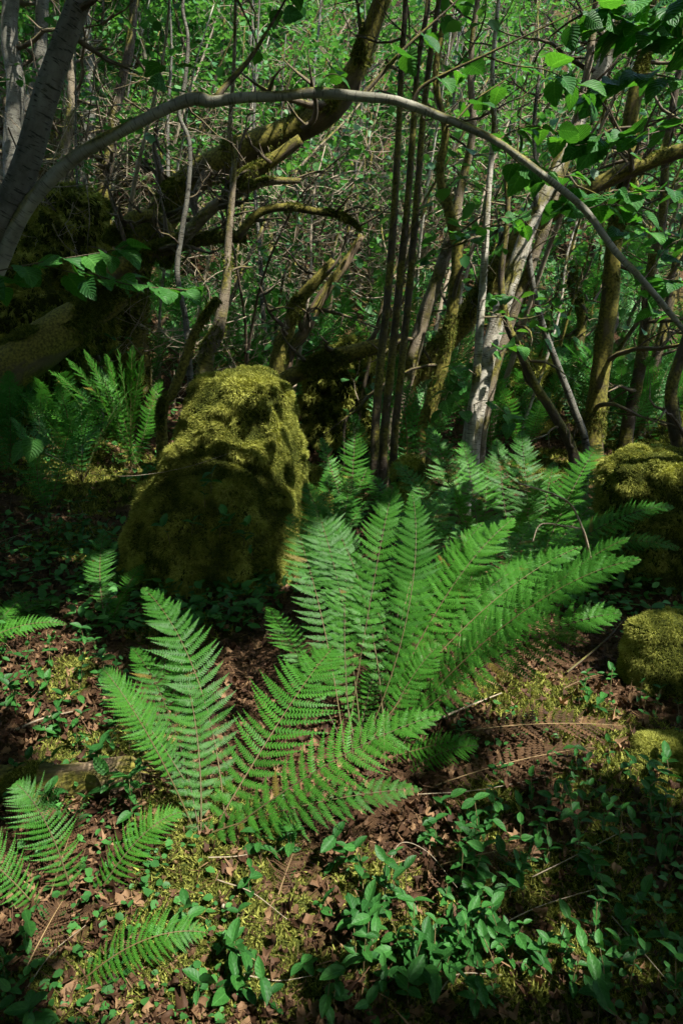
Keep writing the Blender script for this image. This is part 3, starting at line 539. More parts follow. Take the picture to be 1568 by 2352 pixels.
# shoots of the bent sapling, with big hazel leaves
arch_root, arch_c, arch_r = TREES['arch']; arch_loc = np.array(arch_root.location)
UVL = []
def leaf_grid(L=1., rows=7, halfw=None, pleat=.02, droop=.12, fold=.12, serr=.05):
    a = np.linspace(0, 1, rows); V = []; UVL.clear()
    for i, t in enumerate(a):
        w = halfw(t) * (1 + (serr if i % 2 else -serr))
        for j in (-1, -.5, 0, .5, 1):
            UVL.append((j, t, 0)); V.append((w * j, t - .10 * abs(j) * (1 - t), fold * abs(j) * w * 1.6 - droop * t * t + pleat * math.cos(i * math.pi) * abs(j)))
    F = [(i * 5 + j, i * 5 + j + 1, i * 5 + j + 6, i * 5 + j + 5) for i in range(rows - 1) for j in range(4)]
    return np.array(V) * L, np.array(F)
def make_leaf_meshes(name, n, mat, fn):
    out = []
    for k in range(n):
        v, f = fn(k); me = mesh_np(name, v, f, {'luv': ('FLOAT_VECTOR', np.array(UVL))}, True); me.materials.append(mat); out.append(me)
    return out
def hazel_w(t): return max(.012, .46 * math.sin(math.pi * min(1, t ** .72 * .97 + .035)) ** .8) if t < .999 else .006
def honey_w(t): return max(.02, .27 * math.sin(math.pi * t ** .95) ** .72) if t < .999 else .008
HAZEL = make_leaf_meshes('leaf', 5, M['hazel'], lambda k: leaf_grid(1, 11, hazel_w, .010, .10 + .10 * k, .10 + .05 * (k % 3), .05))
HONEY = make_leaf_meshes('leaf', 4, M['sprig'], lambda k: leaf_grid(1, 7, honey_w, .0, .06 + .09 * k, .25 + .06 * (k % 3), 0.))
def place_leaf(mesh, pos, d, n, size, parent, loc):
    d = norm(d); s = norm(np.cross(d, n)); n = np.cross(s, d)
    o = bpy.data.objects.new('leaf', mesh); COL.objects.link(o); o.parent = parent
    m3 = Matrix(((s[0], d[0], n[0]), (s[1], d[1], n[1]), (s[2], d[2], n[2])))
    q = pos - loc
    o.matrix_local = Matrix.Translation(Vector(q)) @ m3.to_4x4() @ Matrix.Scale(size, 4)
    return o
def leafy_twig(parent, loc, pts, Y0, Y1, w0, mat, nleaf, size, lo=.25, name='shoot', spread=.03, w1=.0012):
    """pts in view pixels; leaves alternate along the twig, each an object"""
    n = len(pts); p3 = np.array([P(u, v, Y0 + (Y1 - Y0) * i / (n - 1)) for i, (u, v) in enumerate(pts)])
    c = spline(p3, 6 * n); r = np.linspace(w0 / 2, w1, len(c))
    o = tube_obj(name, c, r, M[mat], parent, 7, .03, 0, loc)
    t = norm(np.gradient(c, axis=0)); leaves_at = []
    for k in range(nleaf):
        f = lo + (1 - lo) * (k + .6 * rng.random()) / nleaf; i = min(len(c) - 1, int(f * (len(c) - 1))); side = 1 if k % 2 else -1
        tt = t[i] * np.array([1, 1, .3]); lat = norm(np.cross(tt, [0, 0, 1])) * side
        d = norm(.55 * tt + .8 * lat + .25 * rng.normal(size=3) + np.array([0, 0, -.22])); p0 = c[i]; pet = p0 + d * (.012 + spread * rng.random())
        nn = norm(np.array([0, -.18, 1.]) + .4 * rng.normal(size=3))
        if in_shaft(pet, .8) and rng.random() < .6: continue
        place_leaf(HAZEL[rng.integers(5)], pet, d, nn, size * (.6 + .55 * rng.random()), o, loc)
    return o
def sh(*a, **k): return leafy_twig(arch_root, arch_loc, *a, **k)
sh([(488, 234), (525, 190), (570, 140), (615, 70), (660, -10), (690, -80)], 2.72, 2.9, .026, 'dark_bark', 8, .085, .5)
sh([(832, 220), (880, 165), (930, 110), (985, 60), (1050, 0), (1090, -50)], 2.7, 2.75, .018, 'dark_bark', 14, .09, .3)
sh([(942, 245), (968, 200), (1030, 165), (1110, 128), (1200, 85), (1284, 45), (1380, 0)], 2.7, 2.6, .014, 'dark_bark', 24, .092, .25)
sh([(1110, 128), (1180, 150), (1250, 160), (1310, 190), (1360, 230)], 2.66, 2.6, .006, 'dark_bark', 12, .09, .15)
sh([(1045, 280), (1090, 230), (1150, 190), (1200, 150)], 2.68, 2.75, .008, 'dark_bark', 12, .085, .2)
sh([(1140, 325), (1180, 300), (1230, 290), (1300, 310)], 2.65, 2.75, .007, 'dark_bark', 9, .08, .2)
sh([(1160, 345), (1200, 380), (1260, 400), (1330, 405)], 2.65, 2.8, .006, 'twig_dark', 10, .085, .2)
sh([(1340, 482), (1390, 470), (1450, 480), (1500, 520)], 2.6, 2.7, .006, 'twig_dark', 8, .08, .2)
sh([(1475, 645), (1500, 610), (1540, 560), (1600, 540)], 2.58, 2.7, .006, 'twig_dark', 6, .085, .2)
sh([(720, 218), (735, 190), (760, 170), (800, 180)], 2.7, 2.6, .005, 'twig_dark', 6, .07, .3)
sh([(360, 262), (372, 225), (390, 170), (380, 120)], 2.75, 2.7, .005, 'twig_dark', 4, .08, .4)
# hazel bush standing outside the frame on the right, its twigs reach in
hz_foot = np.array([2.75, 2.9, H(2.75, 2.9) - .1]); hz = thing('hazel_bush', 'hazel branches with large bright leaves reaching in from the right edge', 'bush', hz_foot)
hz_top = P(1760, 300, 2.9); hc = spline([hz_foot, hz_foot + np.array([-.05, 0, 1.]), P(1745, 600, 2.9), hz_top, hz_top + np.array([.2, 0, .9])], 24); tube_obj('stem', hc, np.linspace(.03, .01, 24), M['hazel_bark'], hz, 8, .04, 0, hz_foot)
for pts, y0, y1, nl, s_ in [
    ([(1752, 260), (1640, 262), (1568, 285), (1480, 310), (1400, 320), (1320, 335)], 2.9, 2.85, 14, .105),
    ([(1750, 440), (1640, 430), (1560, 438), (1460, 440), (1370, 452), (1290, 470)], 2.9, 2.75, 15, .105),
    ([(1748, 560), (1640, 560), (1560, 545), (1490, 535), (1420, 530)], 2.9, 2.8, 10, .105),
    ([(1755, 130), (1640, 110), (1560, 90), (1470, 60), (1390, 50)], 2.9, 2.75, 16, .115),
    ([(1755, 30), (1650, 0), (1560, 20), (1450, 10), (1350, 30)], 2.9, 2.75, 16, .115),
    ([(1745, 700), (1640, 660), (1568, 650), (1520, 640)], 2.9, 2.85, 6, .1),
    ([(1745, 800), (1640, 760), (1540, 720), (1470, 700)], 2.9, 2.9, 6, .075),
    ([(1755, 200), (1600, 190), (1480, 170), (1400, 200), (1340, 230)], 2.9, 2.95, 14, .105)]:
    leafy_twig(hz, hz_foot, pts, y0, y1, .008, 'twig_dark', int(nl * 1.7), s_, .25, 'branch')
# hazel spray low on the left
hl_foot = P(-190, 760, 2.2); hl_foot[2] = H(hl_foot[0], hl_foot[1]) - .05
hl = thing('hazel_sapling', 'low spray of toothed hazel leaves reaching in from the left edge', 'sapling', hl_foot)
c = spline([hl_foot, P(-170, 800, 2.2), P(-120, 640, 2.2), P(-90, 560, 2.2)], 20); tube_obj('stem', c, np.linspace(.012, .005, 20), M['twig_dark'], hl, 7, 0, 0, hl_foot)
for pts, nl in [([(-120, 640), (-20, 625), (80, 605), (170, 590), (260, 575), (300, 560)], 14), ([(80, 605), (150, 622), (230, 640), (300, 640)], 9), ([(200, 625), (300, 655), (380, 662), (455, 668)], 9), ([(-100, 620), (-20, 650), (30, 660)], 4)]:
    leafy_twig(hl, hl_foot, pts, 2.2, 2.25, .005, 'twig_dark', nl, .082, .3, 'branch', .02)
hm_foot = G(20, 1180); hm = thing('hazel_seedling', 'three leaved hazel seedling at the left edge beside dark ferns', 'seedling', hm_foot)
leafy_twig(hm, hm_foot, [(20, 1180), (40, 1090), (70, 1020), (90, 990)], hm_foot[1], hm_foot[1] - .3, .005, 'twig_dark', 5, .12, .6, 'stem')
# small leaves at the foot of the white birch
w_root, w_c, w_r = TREES['white']; w_loc = np.array(w_root.location)
for pts in ([(1090, 860), (1060, 840), (1035, 850), (1010, 870)], [(1085, 930), (1120, 920), (1160, 950), (1185, 975)], [(1100, 820), (1130, 800), (1170, 790), (1210, 800)], [(1085, 960), (1050, 930), (1030, 900), (1010, 960)], [(1112, 640), (1150, 560), (1190, 520), (1230, 490)], [(1112, 560), (1085, 540), (1060, 530)], [(1115, 520), (1150, 500), (1180, 500), (1220, 480)], [(1108, 690), (1140, 680), (1180, 680)]):
    leafy_twig(w_root, w_loc, pts, 4.28, 4.1, .006, 'twig', 6, .095, .25, 'branch')

# ------------------------------------------------------------------ ferns
UP = np.array([0, 0, 1.])
def frond_geo(B, Tp, bulge, halfw, pairs, pinnules, side_bend=0., face=None, start=.1, roll=0., seed=0, rag=.06):
    L = np.linalg.norm(Tp - B); out = norm((Tp - B) * np.array([1, 1, 0]) + 1e-6); lat0 = np.cross(UP, out)
    C1 = B + (Tp - B) * .33 + UP * bulge * L + lat0 * side_bend * L; C2 = B + (Tp - B) * .72 + UP * bulge * L * .9 + lat0 * side_bend * L * .6
    t = np.linspace(0, 1, 60)[:, None]; c = (1 - t) ** 3 * B + 3 * (1 - t) ** 2 * t * C1 + 3 * (1 - t) * t * t * C2 + t ** 3 * Tp
    tan = norm(np.gradient(c, axis=0)); nref = norm(UP * .8 - out * .6 + (face if face is not None else 0))
    lat = norm(np.cross(tan, nref)); nn = np.cross(lat, tan)
    if roll: lat, nn = lat * math.cos(roll) + nn * math.sin(roll), nn * math.cos(roll) - lat * math.sin(roll)
    u = start + (1 - start) * (np.linspace(0, 1, pairs) ** .94); u = np.minimum(u, .995)
    idx = u * 59; i0 = np.minimum(idx.astype(int), 58); fr = (idx - i0)[:, None]
    def at(a): return a[i0] * (1 - fr) + a[i0 + 1] * fr
    p0, tt, ll, n0 = at(c), norm(at(tan)), norm(at(lat)), norm(at(nn))
    s = (u - start) / (1 - start)
    prof = np.minimum(1, (.28 + 1.9 * s)) * np.clip((1 - s) / .62, 0, 1) ** .72; prof = np.where(s < .5, .34 + .66 * np.sin(np.pi * np.minimum(s / .5, 1) / 2), np.clip((1 - s) / .5, 0, 1) ** .75); prof = np.maximum(prof, .03)
    ang = np.radians(82 - 34 * s ** 1.5)
    Vs, Fs, Rs = [], [], []; base = 0
    sp = L * (1 - start) / pairs * 1.1
    for sd_ in (-1, 1):
        w = halfw * prof * (1 + rag * rng.normal(size=pairs))
        a2 = ang + .07 * rng.normal(size=pairs)
        d = np.cos(a2)[:, None] * tt + np.sin(a2)[:, None] * sd_ * ll + (.10 * rng.normal(size=pairs) + .10)[:, None] * n0; d = norm(d)
        pn = norm(n0 + .12 * rng.normal(size=(pairs, 3)) + .25 * tt * 0); pn = norm(pn - d * (pn * d).sum(1, keepdims=True)); e = np.cross(d, pn) * -sd_   # e points towards the frond tip
        x = (np.arange(pinnules) + .5) / pinnules                        # along the pinna
        plen = .455 * sp * (1 - .12 * x) * np.clip((1 - x) * 1.75, .06, 1) ** .85
        hw = .5 / pinnules
        # curve of the pinna: sweeps towards the tip and droops
        def axis(q): return p0[:, None] + w[:, None, None] * (q[None, :, None] * d[:, None] + (.16 * q ** 2)[None, :, None] * tt[:, None] - (.10 * q ** 2)[None, :, None] * n0[:, None])
        a_, b_ = axis(x - hw * .92), axis(x + hw * .92)
        for es in (-1, 1):
            ed = norm(es * e[:, None] + .45 * d[:, None] + .10 * rng.normal(size=(pairs, pinnules, 1)) * pn[:, None])
            lg = np.minimum(plen[None, :] * (.85 + .3 * rng.random((pairs, pinnules))), (w * .5)[:, None] + .002)[..., None]
            tipa = a_ * .68 + b_ * .32 + ed * lg * .92 - pn[:, None] * lg * .1; tipb = a_ * .22 + b_ * .78 + ed * lg - pn[:, None] * lg * .12
            Vq = np.stack([a_, b_, tipb, tipa], 2).reshape(-1, 3); n = len(Vq) // 4
            Fq = np.arange(n * 4).reshape(-1, 4) + base; Vs.append(Vq); Fs.append(Fq if es * sd_ > 0 else Fq[:, ::-1]); base += len(Vq)
    V = np.concatenate(Vs); F = np.concatenate(Fs)
    return V, F, c, np.concatenate([np.tile(np.repeat(np.where(rng.random(pairs) < .006, 9., .10 * rng.normal(size=pairs)), pinnules * 4), 2) for _ in (0, 1)])
def add_frond(root, loc, B, Tp, halfw, bulge=.18, pairs=32, pinnules=13, mat='fern', rmat='rachis', rr=.0024, **k):
    V, F, c, pr_ = frond_geo(B, Tp, bulge, halfw, pairs, pinnules, **k)
    o = obj('frond', mesh_np('frond', V - loc, F, {'rnd': ('FLOAT', np.where(pr_ > 5, 1., np.clip(.15 + .65 * rng.random() + pr_, .02, .93)))}), M[mat], root)
    v, f, cy_ = tube(c, np.linspace(rr, .0007, len(c)), 5); obj('stalk', mesh_np('stalk', v - loc, f, {'rnd': ('FLOAT', np.full(len(v), .3))}, True), M[rmat], o)
    return o
def tip_point(B, u, v, L, side):
    d = ray(u, v); q = CAM - B; b = d @ q; c = q @ q - (.93 * L) ** 2; disc = b * b - c
    t = -b if disc < 0 or side == 'm' else (-b + math.sqrt(disc) if side == 'f' else -b - math.sqrt(disc))
    p = CAM + d * t; g = H(p[0], p[1]) + .07
    if p[2] < g: p[2] = g
    return p
def fern(label, crown, fronds, name='fern', hw=.14, mat='fern', group=None, pn=16):
    B = G(*crown); B[2] -= .01; root = thing(name, label, 'fern', B, group)
    for fr in fronds:
        u, v, L, sd_ = fr[:4]; kw = fr[4] if len(fr) > 4 else {}
        kw = dict(kw); Tp = tip_point(B, u, v, L, sd_); ln = np.linalg.norm(Tp - B); b0 = B + .03 * rng.normal(size=3) * np.array([1, 1, .2])
        face = norm(CAM - B) * kw.pop('cam', .25)
        add_frond(root, B, b0, Tp, kw.pop('hw', hw * ln), bulge=kw.pop('bulge', .13), pairs=int(kw.pop('pairs', np.clip(24 + 7 * ln, 25, 31) + rng.integers(-2, 3))), pinnules=pn, mat=mat, face=face, side_bend=kw.pop('sb', rng.normal() * .04), **kw)
    # a few brown scaly stubs at the crown
    return root
fern('bright fern at front left with fronds fanning both ways', (478, 1925), [
    (328, 1350, .82, 'f', dict(sb=-.10, start=.06)), (303, 1488, .66, 'f', dict(sb=-.06, start=.04)), (236, 1535, .5, 'f', dict(start=.3)), (262, 1580, .5, 'f', dict(start=.2)),
    (768, 1485, .76, 'f', dict(sb=-.05, start=.05, hw=.15, cam=.6)), (1015, 1640, .80, 'm', dict(start=.08, sb=-.04, bulge=.12, hw=.10, cam=1.)), (967, 1812, .66, 'm', dict(bulge=.08, hw=.082, start=.03, cam=1.)),
    (395, 1475, .62, 'f', dict(start=.12))])
fern('large tall fern in the centre with upright and right leaning fronds', (835, 1745), [
    (738, 1165, .95, 'f', dict(start=.25)), (700, 1110, 1.05, 'f', dict(start=.3)), (905, 1108, 1.0, 'f', dict(start=.25)), (945, 1130, .95, 'f', dict(start=.22)),
    (805, 1235, .8, 'f', dict(start=.2)), (1110, 1200, .95, 'f', dict(start=.2, sb=.03)), (1222, 1288, .95, 'f', dict(start=.2)),
    (1470, 1285, 1.1, 'm', dict(start=.18, bulge=.18, cam=.8)), (1425, 1408, 1.0, 'm', dict(start=.2, bulge=.16, cam=1., hw=.125)), (1250, 1405, .86, 'm', dict(start=.12, cam=.9, bulge=.16)), (1010, 1480, .5, 'm', dict(hw=.09, cam=.8)), (1335, 1255, 1.05, 'f', dict(start=.2, cam=0.7, hw=0.110)), (1180, 1190, 1.00, 'f', dict(start=.2, cam=0.5, hw=0.110)), (665, 1180, 0.95, 'f', dict(start=.2, cam=0.3, hw=0.100)), (1100, 1712, .42, 'm', dict(hw=.06, bulge=.1)), (612, 1392, .72, 'f', dict(start=.3)), (762, 1405, .6, 'f', dict(hw=.05, start=.2)), (880, 1500, .5, 'f', dict(hw=.06))], hw=.105)
fern('upright fern right behind the mossy stump with orange brown base', (795, 1225), [
    (816, 950, .84, 'f', dict(sb=-.03)), (738, 1005, .7, 'f'), (862, 1030, .66, 'f'), (700, 1060, .6, 'f'), (905, 1085, .6, 'n'), (770, 1060, .5, 'n', dict(hw=.06))])
fern('fern with glossy upright fronds left of the forked twig', (1085, 1345), [
    (985, 980, .95, 'f'), (1062, 1010, .9, 'f'), (1025, 1090, .7, 'n'), (1122, 1050, .8, 'f'), (905, 1060, .9, 'f'), (1000, 1200, .5, 'n', dict(hw=.06))])
fern('tall spreading fern on the right in front of the dark boulder', (1195, 1350), [
    (1195, 990, .95, 'f'), (1140, 1008, .92, 'f'), (1270, 1062, .85, 'f'), (1376, 1020, 1.05, 'f'), (1462, 1095, 1.0, 'f'), (1548, 1165, 1.0, 'm', dict(bulge=.2, cam=.7)), (1562, 1262, .95, 'm', dict(bulge=.22, cam=.7)), (1420, 1180, .9, 'm', dict(cam=.6)), (1200, 1180, .6, 'n', dict(cam=.5)), (1240, 1100, .7, 'n'), (1330, 1120, .8, 'n')])
fern('fern between the forked twig and the dark mossy boulder', (1345, 1310), [(1305, 1075, .8, 'f'), (1395, 1110, .85, 'f'), (1330, 1150, .6, 'f'), (1450, 1190, .8, 'f'), (1500, 1260, .8, 'm', dict(cam=.6))])
fern('upright fronds rising behind the middle of the big fern', (905, 1560), [(845, 1090, 1.1, 'f', dict(start=.2)), (985, 1150, 1., 'f', dict(start=.2)), (1040, 1120, 1.05, 'f', dict(start=.2)), (1010, 1250, .9, 'f'), (760, 1290, .8, 'f'), (700, 1210, .95, 'f', dict(start=.25)), (1090, 1330, .8, 'm', dict(cam=.6))], hw=.11)
fern('arching fronds behind the right half of the big fern', (1060, 1530), [(1150, 1180, .95, 'f'), (1230, 1195, .95, 'f'), (1330, 1215, 1., 'f'), (1395, 1290, .95, 'm', dict(cam=.7)), (1180, 1300, .7, 'f'), (1445, 1235, 1.05, 'm', dict(cam=.6))], hw=.115)
fern('fern with narrow fronds standing against the right flank of the stump', (765, 1380), [(700, 1105, .85, 'f', dict(start=.2)), (748, 1085, .88, 'f', dict(start=.2)), (805, 1095, .85, 'f', dict(start=.2)), (672, 1170, .8, 'f'), (850, 1150, .75, 'f'), (780, 1180, .6, 'f')], hw=.115)
fern('bright fern on the left between the bank and the stump', (305, 1085), [
    (112, 850, 1.0, 'f'), (152, 822, 1.0, 'f'), (192, 802, 1.0, 'f'), (243, 812, .95, 'f'), (305, 793, .98, 'f'), (372, 868, .85, 'f'), (335, 850, .85, 'n'), (60, 930, .9, 'n'), (215, 880, .8, 'n'), (270, 800, .97, 'f'), (330, 815, .9, 'f'), (130, 870, .95, 'n'), (400, 900, .8, 'f'), (220, 840, .95, 'f')])
fern('small dark fern in the shade left of the stump foot', (265, 1440), [(243, 1220, .62, 'f'), (206, 1266, .5, 'f'), (332, 1295, .45, 'f'), (300, 1345, .36, 'n')])
fern('fern reaching in low from the left edge', (-80, 1520), [(75, 1357, .48, 'f', dict(start=.15)), (162, 1500, .5, 'm', dict(start=.1, bulge=.2, cam=.8)), (132, 1445, .5, 'f', dict(start=.15, cam=.6)), (30, 1380, .45, 'f')])
fern('broad fern frond cut off by the lower left edge', (110, 2095), [(36, 1800, .40, 'm', dict(hw=.085, start=.02, cam=1., bulge=.2)), (-90, 1930, .36, 'm', dict(hw=.08, cam=.8))])
fern('small broad frond pointing right above the lower left corner', (172, 2088), [(420, 1905, .36, 'm', dict(hw=.068, start=.03, bulge=.25, cam=.8))])
fern('single bright flat frond near the lower left corner', (155, 2216), [(484, 2262, .36, 'm', dict(hw=.066, start=.04, bulge=.28, cam=.8))])
fern('half hidden fern behind the lowest right hand fronds', (905, 1775), [(1098, 1712, .36, 'm', dict(hw=.06, cam=.9)), (1030, 1640, .4, 'f', dict(hw=.05))])
# withered fronds lying on the floor
for a, b_, hw, lb in [((1060, 1700), (1430, 1700), .10, 'withered brown fern frond lying right of the big fern, upper one'), ((1000, 1825), (1360, 1750), .10, 'withered brown fern frond lying right of the big fern, lower one'),
                      ((1290, 1600), (1390, 1572), .03, 'little withered frond tip in the dark hollow on the right'), ((1010, 2010), (1210, 1985), .05, 'dead fern frond among the ground plants at lower right'),
                      ((120, 2080), (185, 1905), .06, 'withered dark frond by the lower left ferns'), ((60, 2260), (150, 2110), .07, 'withered frond in the shade of the lower left corner'), ((640, 2080), (680, 1985), .05, 'small dead frond on the litter below the front fern')]:
    B = G(*a); B[2] += .03; E = G(*b_); E[2] += .05; root = thing('dead_frond', lb, 'dead frond', B)
    add_frond(root, B, B, E, hw, bulge=.05, pairs=22, pinnules=9, mat='dead_fern', rmat='dead_rachis', rr=.002, rag=.2)

# ferns further back: one pattern of six frond meshes, copied
FAR = []
for k in range(6):
    Tp = np.array([.50 + .1 * rng.random(), .12 * rng.normal(), .62 + .1 * rng.normal()]); V, F, c, pr_ = frond_geo(np.zeros(3), Tp, .16, .13, 28, 6, rng.normal() * .05)
    me = mesh_np('frond', V, F, {'rnd': ('FLOAT', np.full(len(V), rng.random()))}); me.materials.append(M['fern_back'])
    v, f, cy_ = tube(c, np.linspace(.004, .001, len(c)), 4, cap=False); ms = mesh_np('stalk', v, f, None, True); ms.materials.append(M['rachis']); FAR.append((me, ms))
def far_fern(p, size, label, nf):
    root = thing('fern', label, 'fern', p, 'ferns further back under the trees'); a0 = rng.random() * 6.3
    for k in range(nf):
        me, ms = FAR[rng.integers(6)]; o = bpy.data.objects.new('frond', me); COL.objects.link(o); o.parent = root
        o.rotation_euler = (rng.normal() * .12, -.35 * rng.random(), a0 + k * 6.283 / nf + .3 * rng.normal()); o.scale = [size * (.8 + .4 * rng.random())] * 3
        s_ = bpy.data.objects.new('stalk', ms); COL.objects.link(s_); s_.parent = o
ORD = 'first second third fourth fifth sixth seventh eighth ninth tenth eleventh twelfth thirteenth fourteenth fifteenth sixteenth seventeenth eighteenth nineteenth twentieth'.split()
def ordinal(k):
    n = k + 1
    if n <= 20: return ORD[k]
    tens = ['twent', 'thirt', 'fort', 'fift', 'sixt', 'sevent', 'eight', 'ninet'][n // 10 - 2]
    return tens + 'ieth' if n % 10 == 0 else tens + 'y-' + ORD[n % 10 - 1]
spots = []
for u, v in [(480, 640), (560, 720), (610, 770), (640, 720), (545, 830), (720, 790), (330, 760), (280, 800), (520, 880), (700, 930), (820, 930), (1190, 980), (1260, 960), (1400, 1000), (1490, 1010), (1200, 1060), (1530, 940), (1290, 900), (1130, 760), (1390, 780), (1480, 740), (1180, 720), (760, 720), (850, 700), (1000, 730), (380, 700), (120, 1040), (20, 1100), (880, 1060), (1050, 930), (1440, 930), (700, 860), (930, 1130), (1330, 830), (1230, 1010), (1330, 1000), (1430, 1035), (1520, 1000), (640, 900), (740, 905), (450, 930), (1370, 960), (160, 1000), (590, 840), (60, 960), (30, 1040), (190, 1110), (110, 1180), (900, 980), (980, 1010), (1130, 1050), (1050, 1000), (840, 1000), (640, 820), (400, 850), (450, 800), (700, 830), (880, 860), (960, 860), (1240, 880), (740, 870), (1000, 900), (1420, 900), (1500, 880), (560, 770), (480, 750)]:
    spots.append(G(u, v))
for _ in range(34):
    yy = 5.8 + 5.5 * rng.random(); xx = (rng.random() * 2 - 1) * .52 * yy; spots.append(np.array([xx, yy, H(xx, yy)]))
spots.sort(key=lambda p: project(p)[0])
near = [p for p in spots if p[1] < 6.5]; far = [p for p in spots if p[1] >= 6.5]
for k, p in enumerate(near): far_fern(p, .72 + .25 * rng.random(), ordinal(k) + ' from the left of the shaded ferns standing behind the stump row', 7)
for k, p in enumerate(far): far_fern(p, .85 + .3 * rng.random(), ordinal(k) + ' from the left of the pale distant ferns beneath the thicket', 6)

# ------------------------------------------------------------------ ground plants: sprigs with paired oval leaves
STEMS = []
def sprig(p, h, label, group, npair, lean, size):
    root = thing('honeysuckle_sprig', label, 'plant', p, group); root.rotation_euler = (0, 0, rng.random() * 6.28)
    ld = np.array([lean, 0, 0]); c = spline([np.zeros(3) - UP * .02, UP * h * .5 + ld * .3, UP * h + ld], 7)
    o = tube_obj('stem', c, np.linspace(.0016, .0009, 7), M['sprig_stem'], root, 4); a = rng.random() * 6.28
    for k in range(npair):
        q = c[min(6, int((k + 1.4) / (npair + .4) * 6))]; s_ = size * (.5 + .65 * rng.random()); a += 1.57 + .3 * rng.normal(); top = k == npair - 1
        for sd_ in (0, math.pi):
            el = (.5 if top else .15) + .3 * rng.normal(); d = np.array([math.cos(a + sd_) * math.cos(el), math.sin(a + sd_) * math.cos(el), math.sin(el)])
            place_leaf(HONEY[rng.integers(4)], q, d, norm(UP + .3 * rng.normal(size=3) + .001), s_ * (.85 + .3 * rng.random()), root, np.zeros(3))
CLEAR = [(320, 2240, 210, 90), (300, 2020, 150, 120), (40, 1990, 90, 190), (480, 1920, 130, 80), (720, 1900, 260, 60), (650, 2120, 70, 60), (500, 2120, 80, 60), (1230, 2120, 90, 70)]
ROWN = {1: ['only'], 2: ['upper', 'lower'], 3: ['upper', 'middle', 'lower'], 4: ['top', 'upper middle', 'lower middle', 'bottom']}
def sprig_zone(n, u0, u1, v0, v1, place, group, size=(.042, .062), h=(.05, .13), centre=None):
    pts = [(centre[0] + centre[2] * rng.normal(), centre[1] + centre[3] * rng.normal()) if centre is not None else (u0 + (u1 - u0) * rng.random(), v0 + (v1 - v0) * rng.random()) for _ in range(n)]
    pts = [q for q in pts if not any(((q[0] - a) / ra) ** 2 + ((q[1] - b_) / rb) ** 2 < 1 for a, b_, ra, rb in CLEAR)]; n = len(pts)
    pts.sort(key=lambda q: q[1]); nr_ = 1 if n <= 10 else 2 if n <= 20 else 3 if n <= 36 else 4; per = -(-n // nr_)
    for r_ in range(nr_):
        for k, (u, v) in enumerate(sorted(pts[r_ * per:(r_ + 1) * per])):
            lb = ('%s from the left of the oval leaved sprigs %s' % (ordinal(k), place)) if nr_ == 1 else ('%s from the left in the %s row of sprigs %s' % (ordinal(k), ROWN[nr_][r_], place))
            sprig(G(u, v), h[0] + (h[1] - h[0]) * rng.random(), lb, group, int(rng.integers(2, 5)), .04 * rng.random(), .86 * (size[0] + (size[1] - size[0]) * rng.random()))
sprig_zone(58, 0, 0, 0, 0, 'in the bright leafy clump', 'sprigs of the dense bright clump', (.034, .054), (.06, .15), centre=(1000, 2090, 100, 125))
sprig_zone(48, 1120, 1568, 1780, 2020, 'right of the clump', 'sprigs on the shaded right floor', (.03, .05))
sprig_zone(34, 1130, 1568, 2000, 2360, 'in the lower right corner', 'sprigs in the lower right corner', (.028, .055))
sprig_zone(15, 620, 1150, 2220, 2370, 'along the bottom edge', 'sprigs along the bottom edge', (.045, .06))
sprig_zone(13, 560, 860, 1950, 2200, 'below the front fern', 'sprigs below the front fern', (.04, .055))
sprig_zone(15, 250, 600, 2080, 2330, 'around the flat frond', 'sprigs around the flat frond', (.045, .06))
sprig_zone(14, 0, 300, 2180, 2360, 'in the lower left corner', 'sprigs in the lower left corner', (.045, .06))
sprig_zone(18, 0, 330, 1760, 2000, 'by the rotten log', 'sprigs by the rotten log', (.045, .065))
sprig_zone(34, 0, 270, 1480, 1740, 'above the rotten log', 'sprigs above the rotten log', (.04, .06))
sprig_zone(26, -10, 220, 1150, 1300, 'at the upper left edge', 'sprigs at the left edge', (.045, .065))
sprig_zone(20, 360, 700, 1360, 1480, 'at the stump foot', 'sprigs at the stump foot', (.04, .06))
sprig_zone(12, 1330, 1568, 1560, 1700, 'below the right hollow', 'sprigs below the dark hollow', (.035, .05))
# climbing sprigs on the face of the stump
for k, (u, v) in enumerate(sorted([(485, 1100), (440, 1195), (505, 1200), (530, 1190), (560, 1220), (390, 1215), (470, 1130), (580, 1250)])):
    dpt = 2.93 + .0007 * (1200 - v) + .35 * ((u - 500) / 230.) ** 2
    sprig(P(u, v + 25, dpt), .07, ordinal(k) + ' from the left of the sprigs climbing the dark face of the stump', 'sprigs on the stump', 2, .03, .055)
# low far ground cover
x, y = scatter_ground(20000, 2.6, 26, 1.6); k_ = noise2(x, y, 1.6, 77) > -.15; x, y = x[k_], y[k_]; n = len(x); pos = np.stack([x, y, H(x, y) + .03 + .07 * rng.random(n)], 1)
V, F, R = leaves(pos, rand_dirs(n) * np.array([1, 1, .4]), norm(UP + .5 * rand_dirs(n)), .02 + .006 * y + .03 * rng.random(n), .25, .3)
x2, y2 = scatter_ground(9000, .8, 3.6, 1.3); k_ = (noise2(x2, y2, 2.6, 78) > .05); x2, y2 = x2[k_], y2[k_]; n2_ = len(x2); pos2 = np.stack([x2, y2, H(x2, y2) + .015 + .035 * rng.random(n2_)], 1)
V2, F2, R2 = leaves(pos2, rand_dirs(n2_) * np.array([1, 1, .4]), norm(UP + .5 * rand_dirs(n2_)), .010 + .016 * rng.random(n2_), .2, .4); F = np.concatenate([F, F2 + len(V)]); V = np.concatenate([V, V2]); R = np.concatenate([R, R2])
o = obj('ground_cover', mesh_np('ground_cover', V, F, {'rnd': ('FLOAT', R)}), M['sprig']); tag(o, 'low green leafy ground cover spread under the trees', None, None, 'stuff')

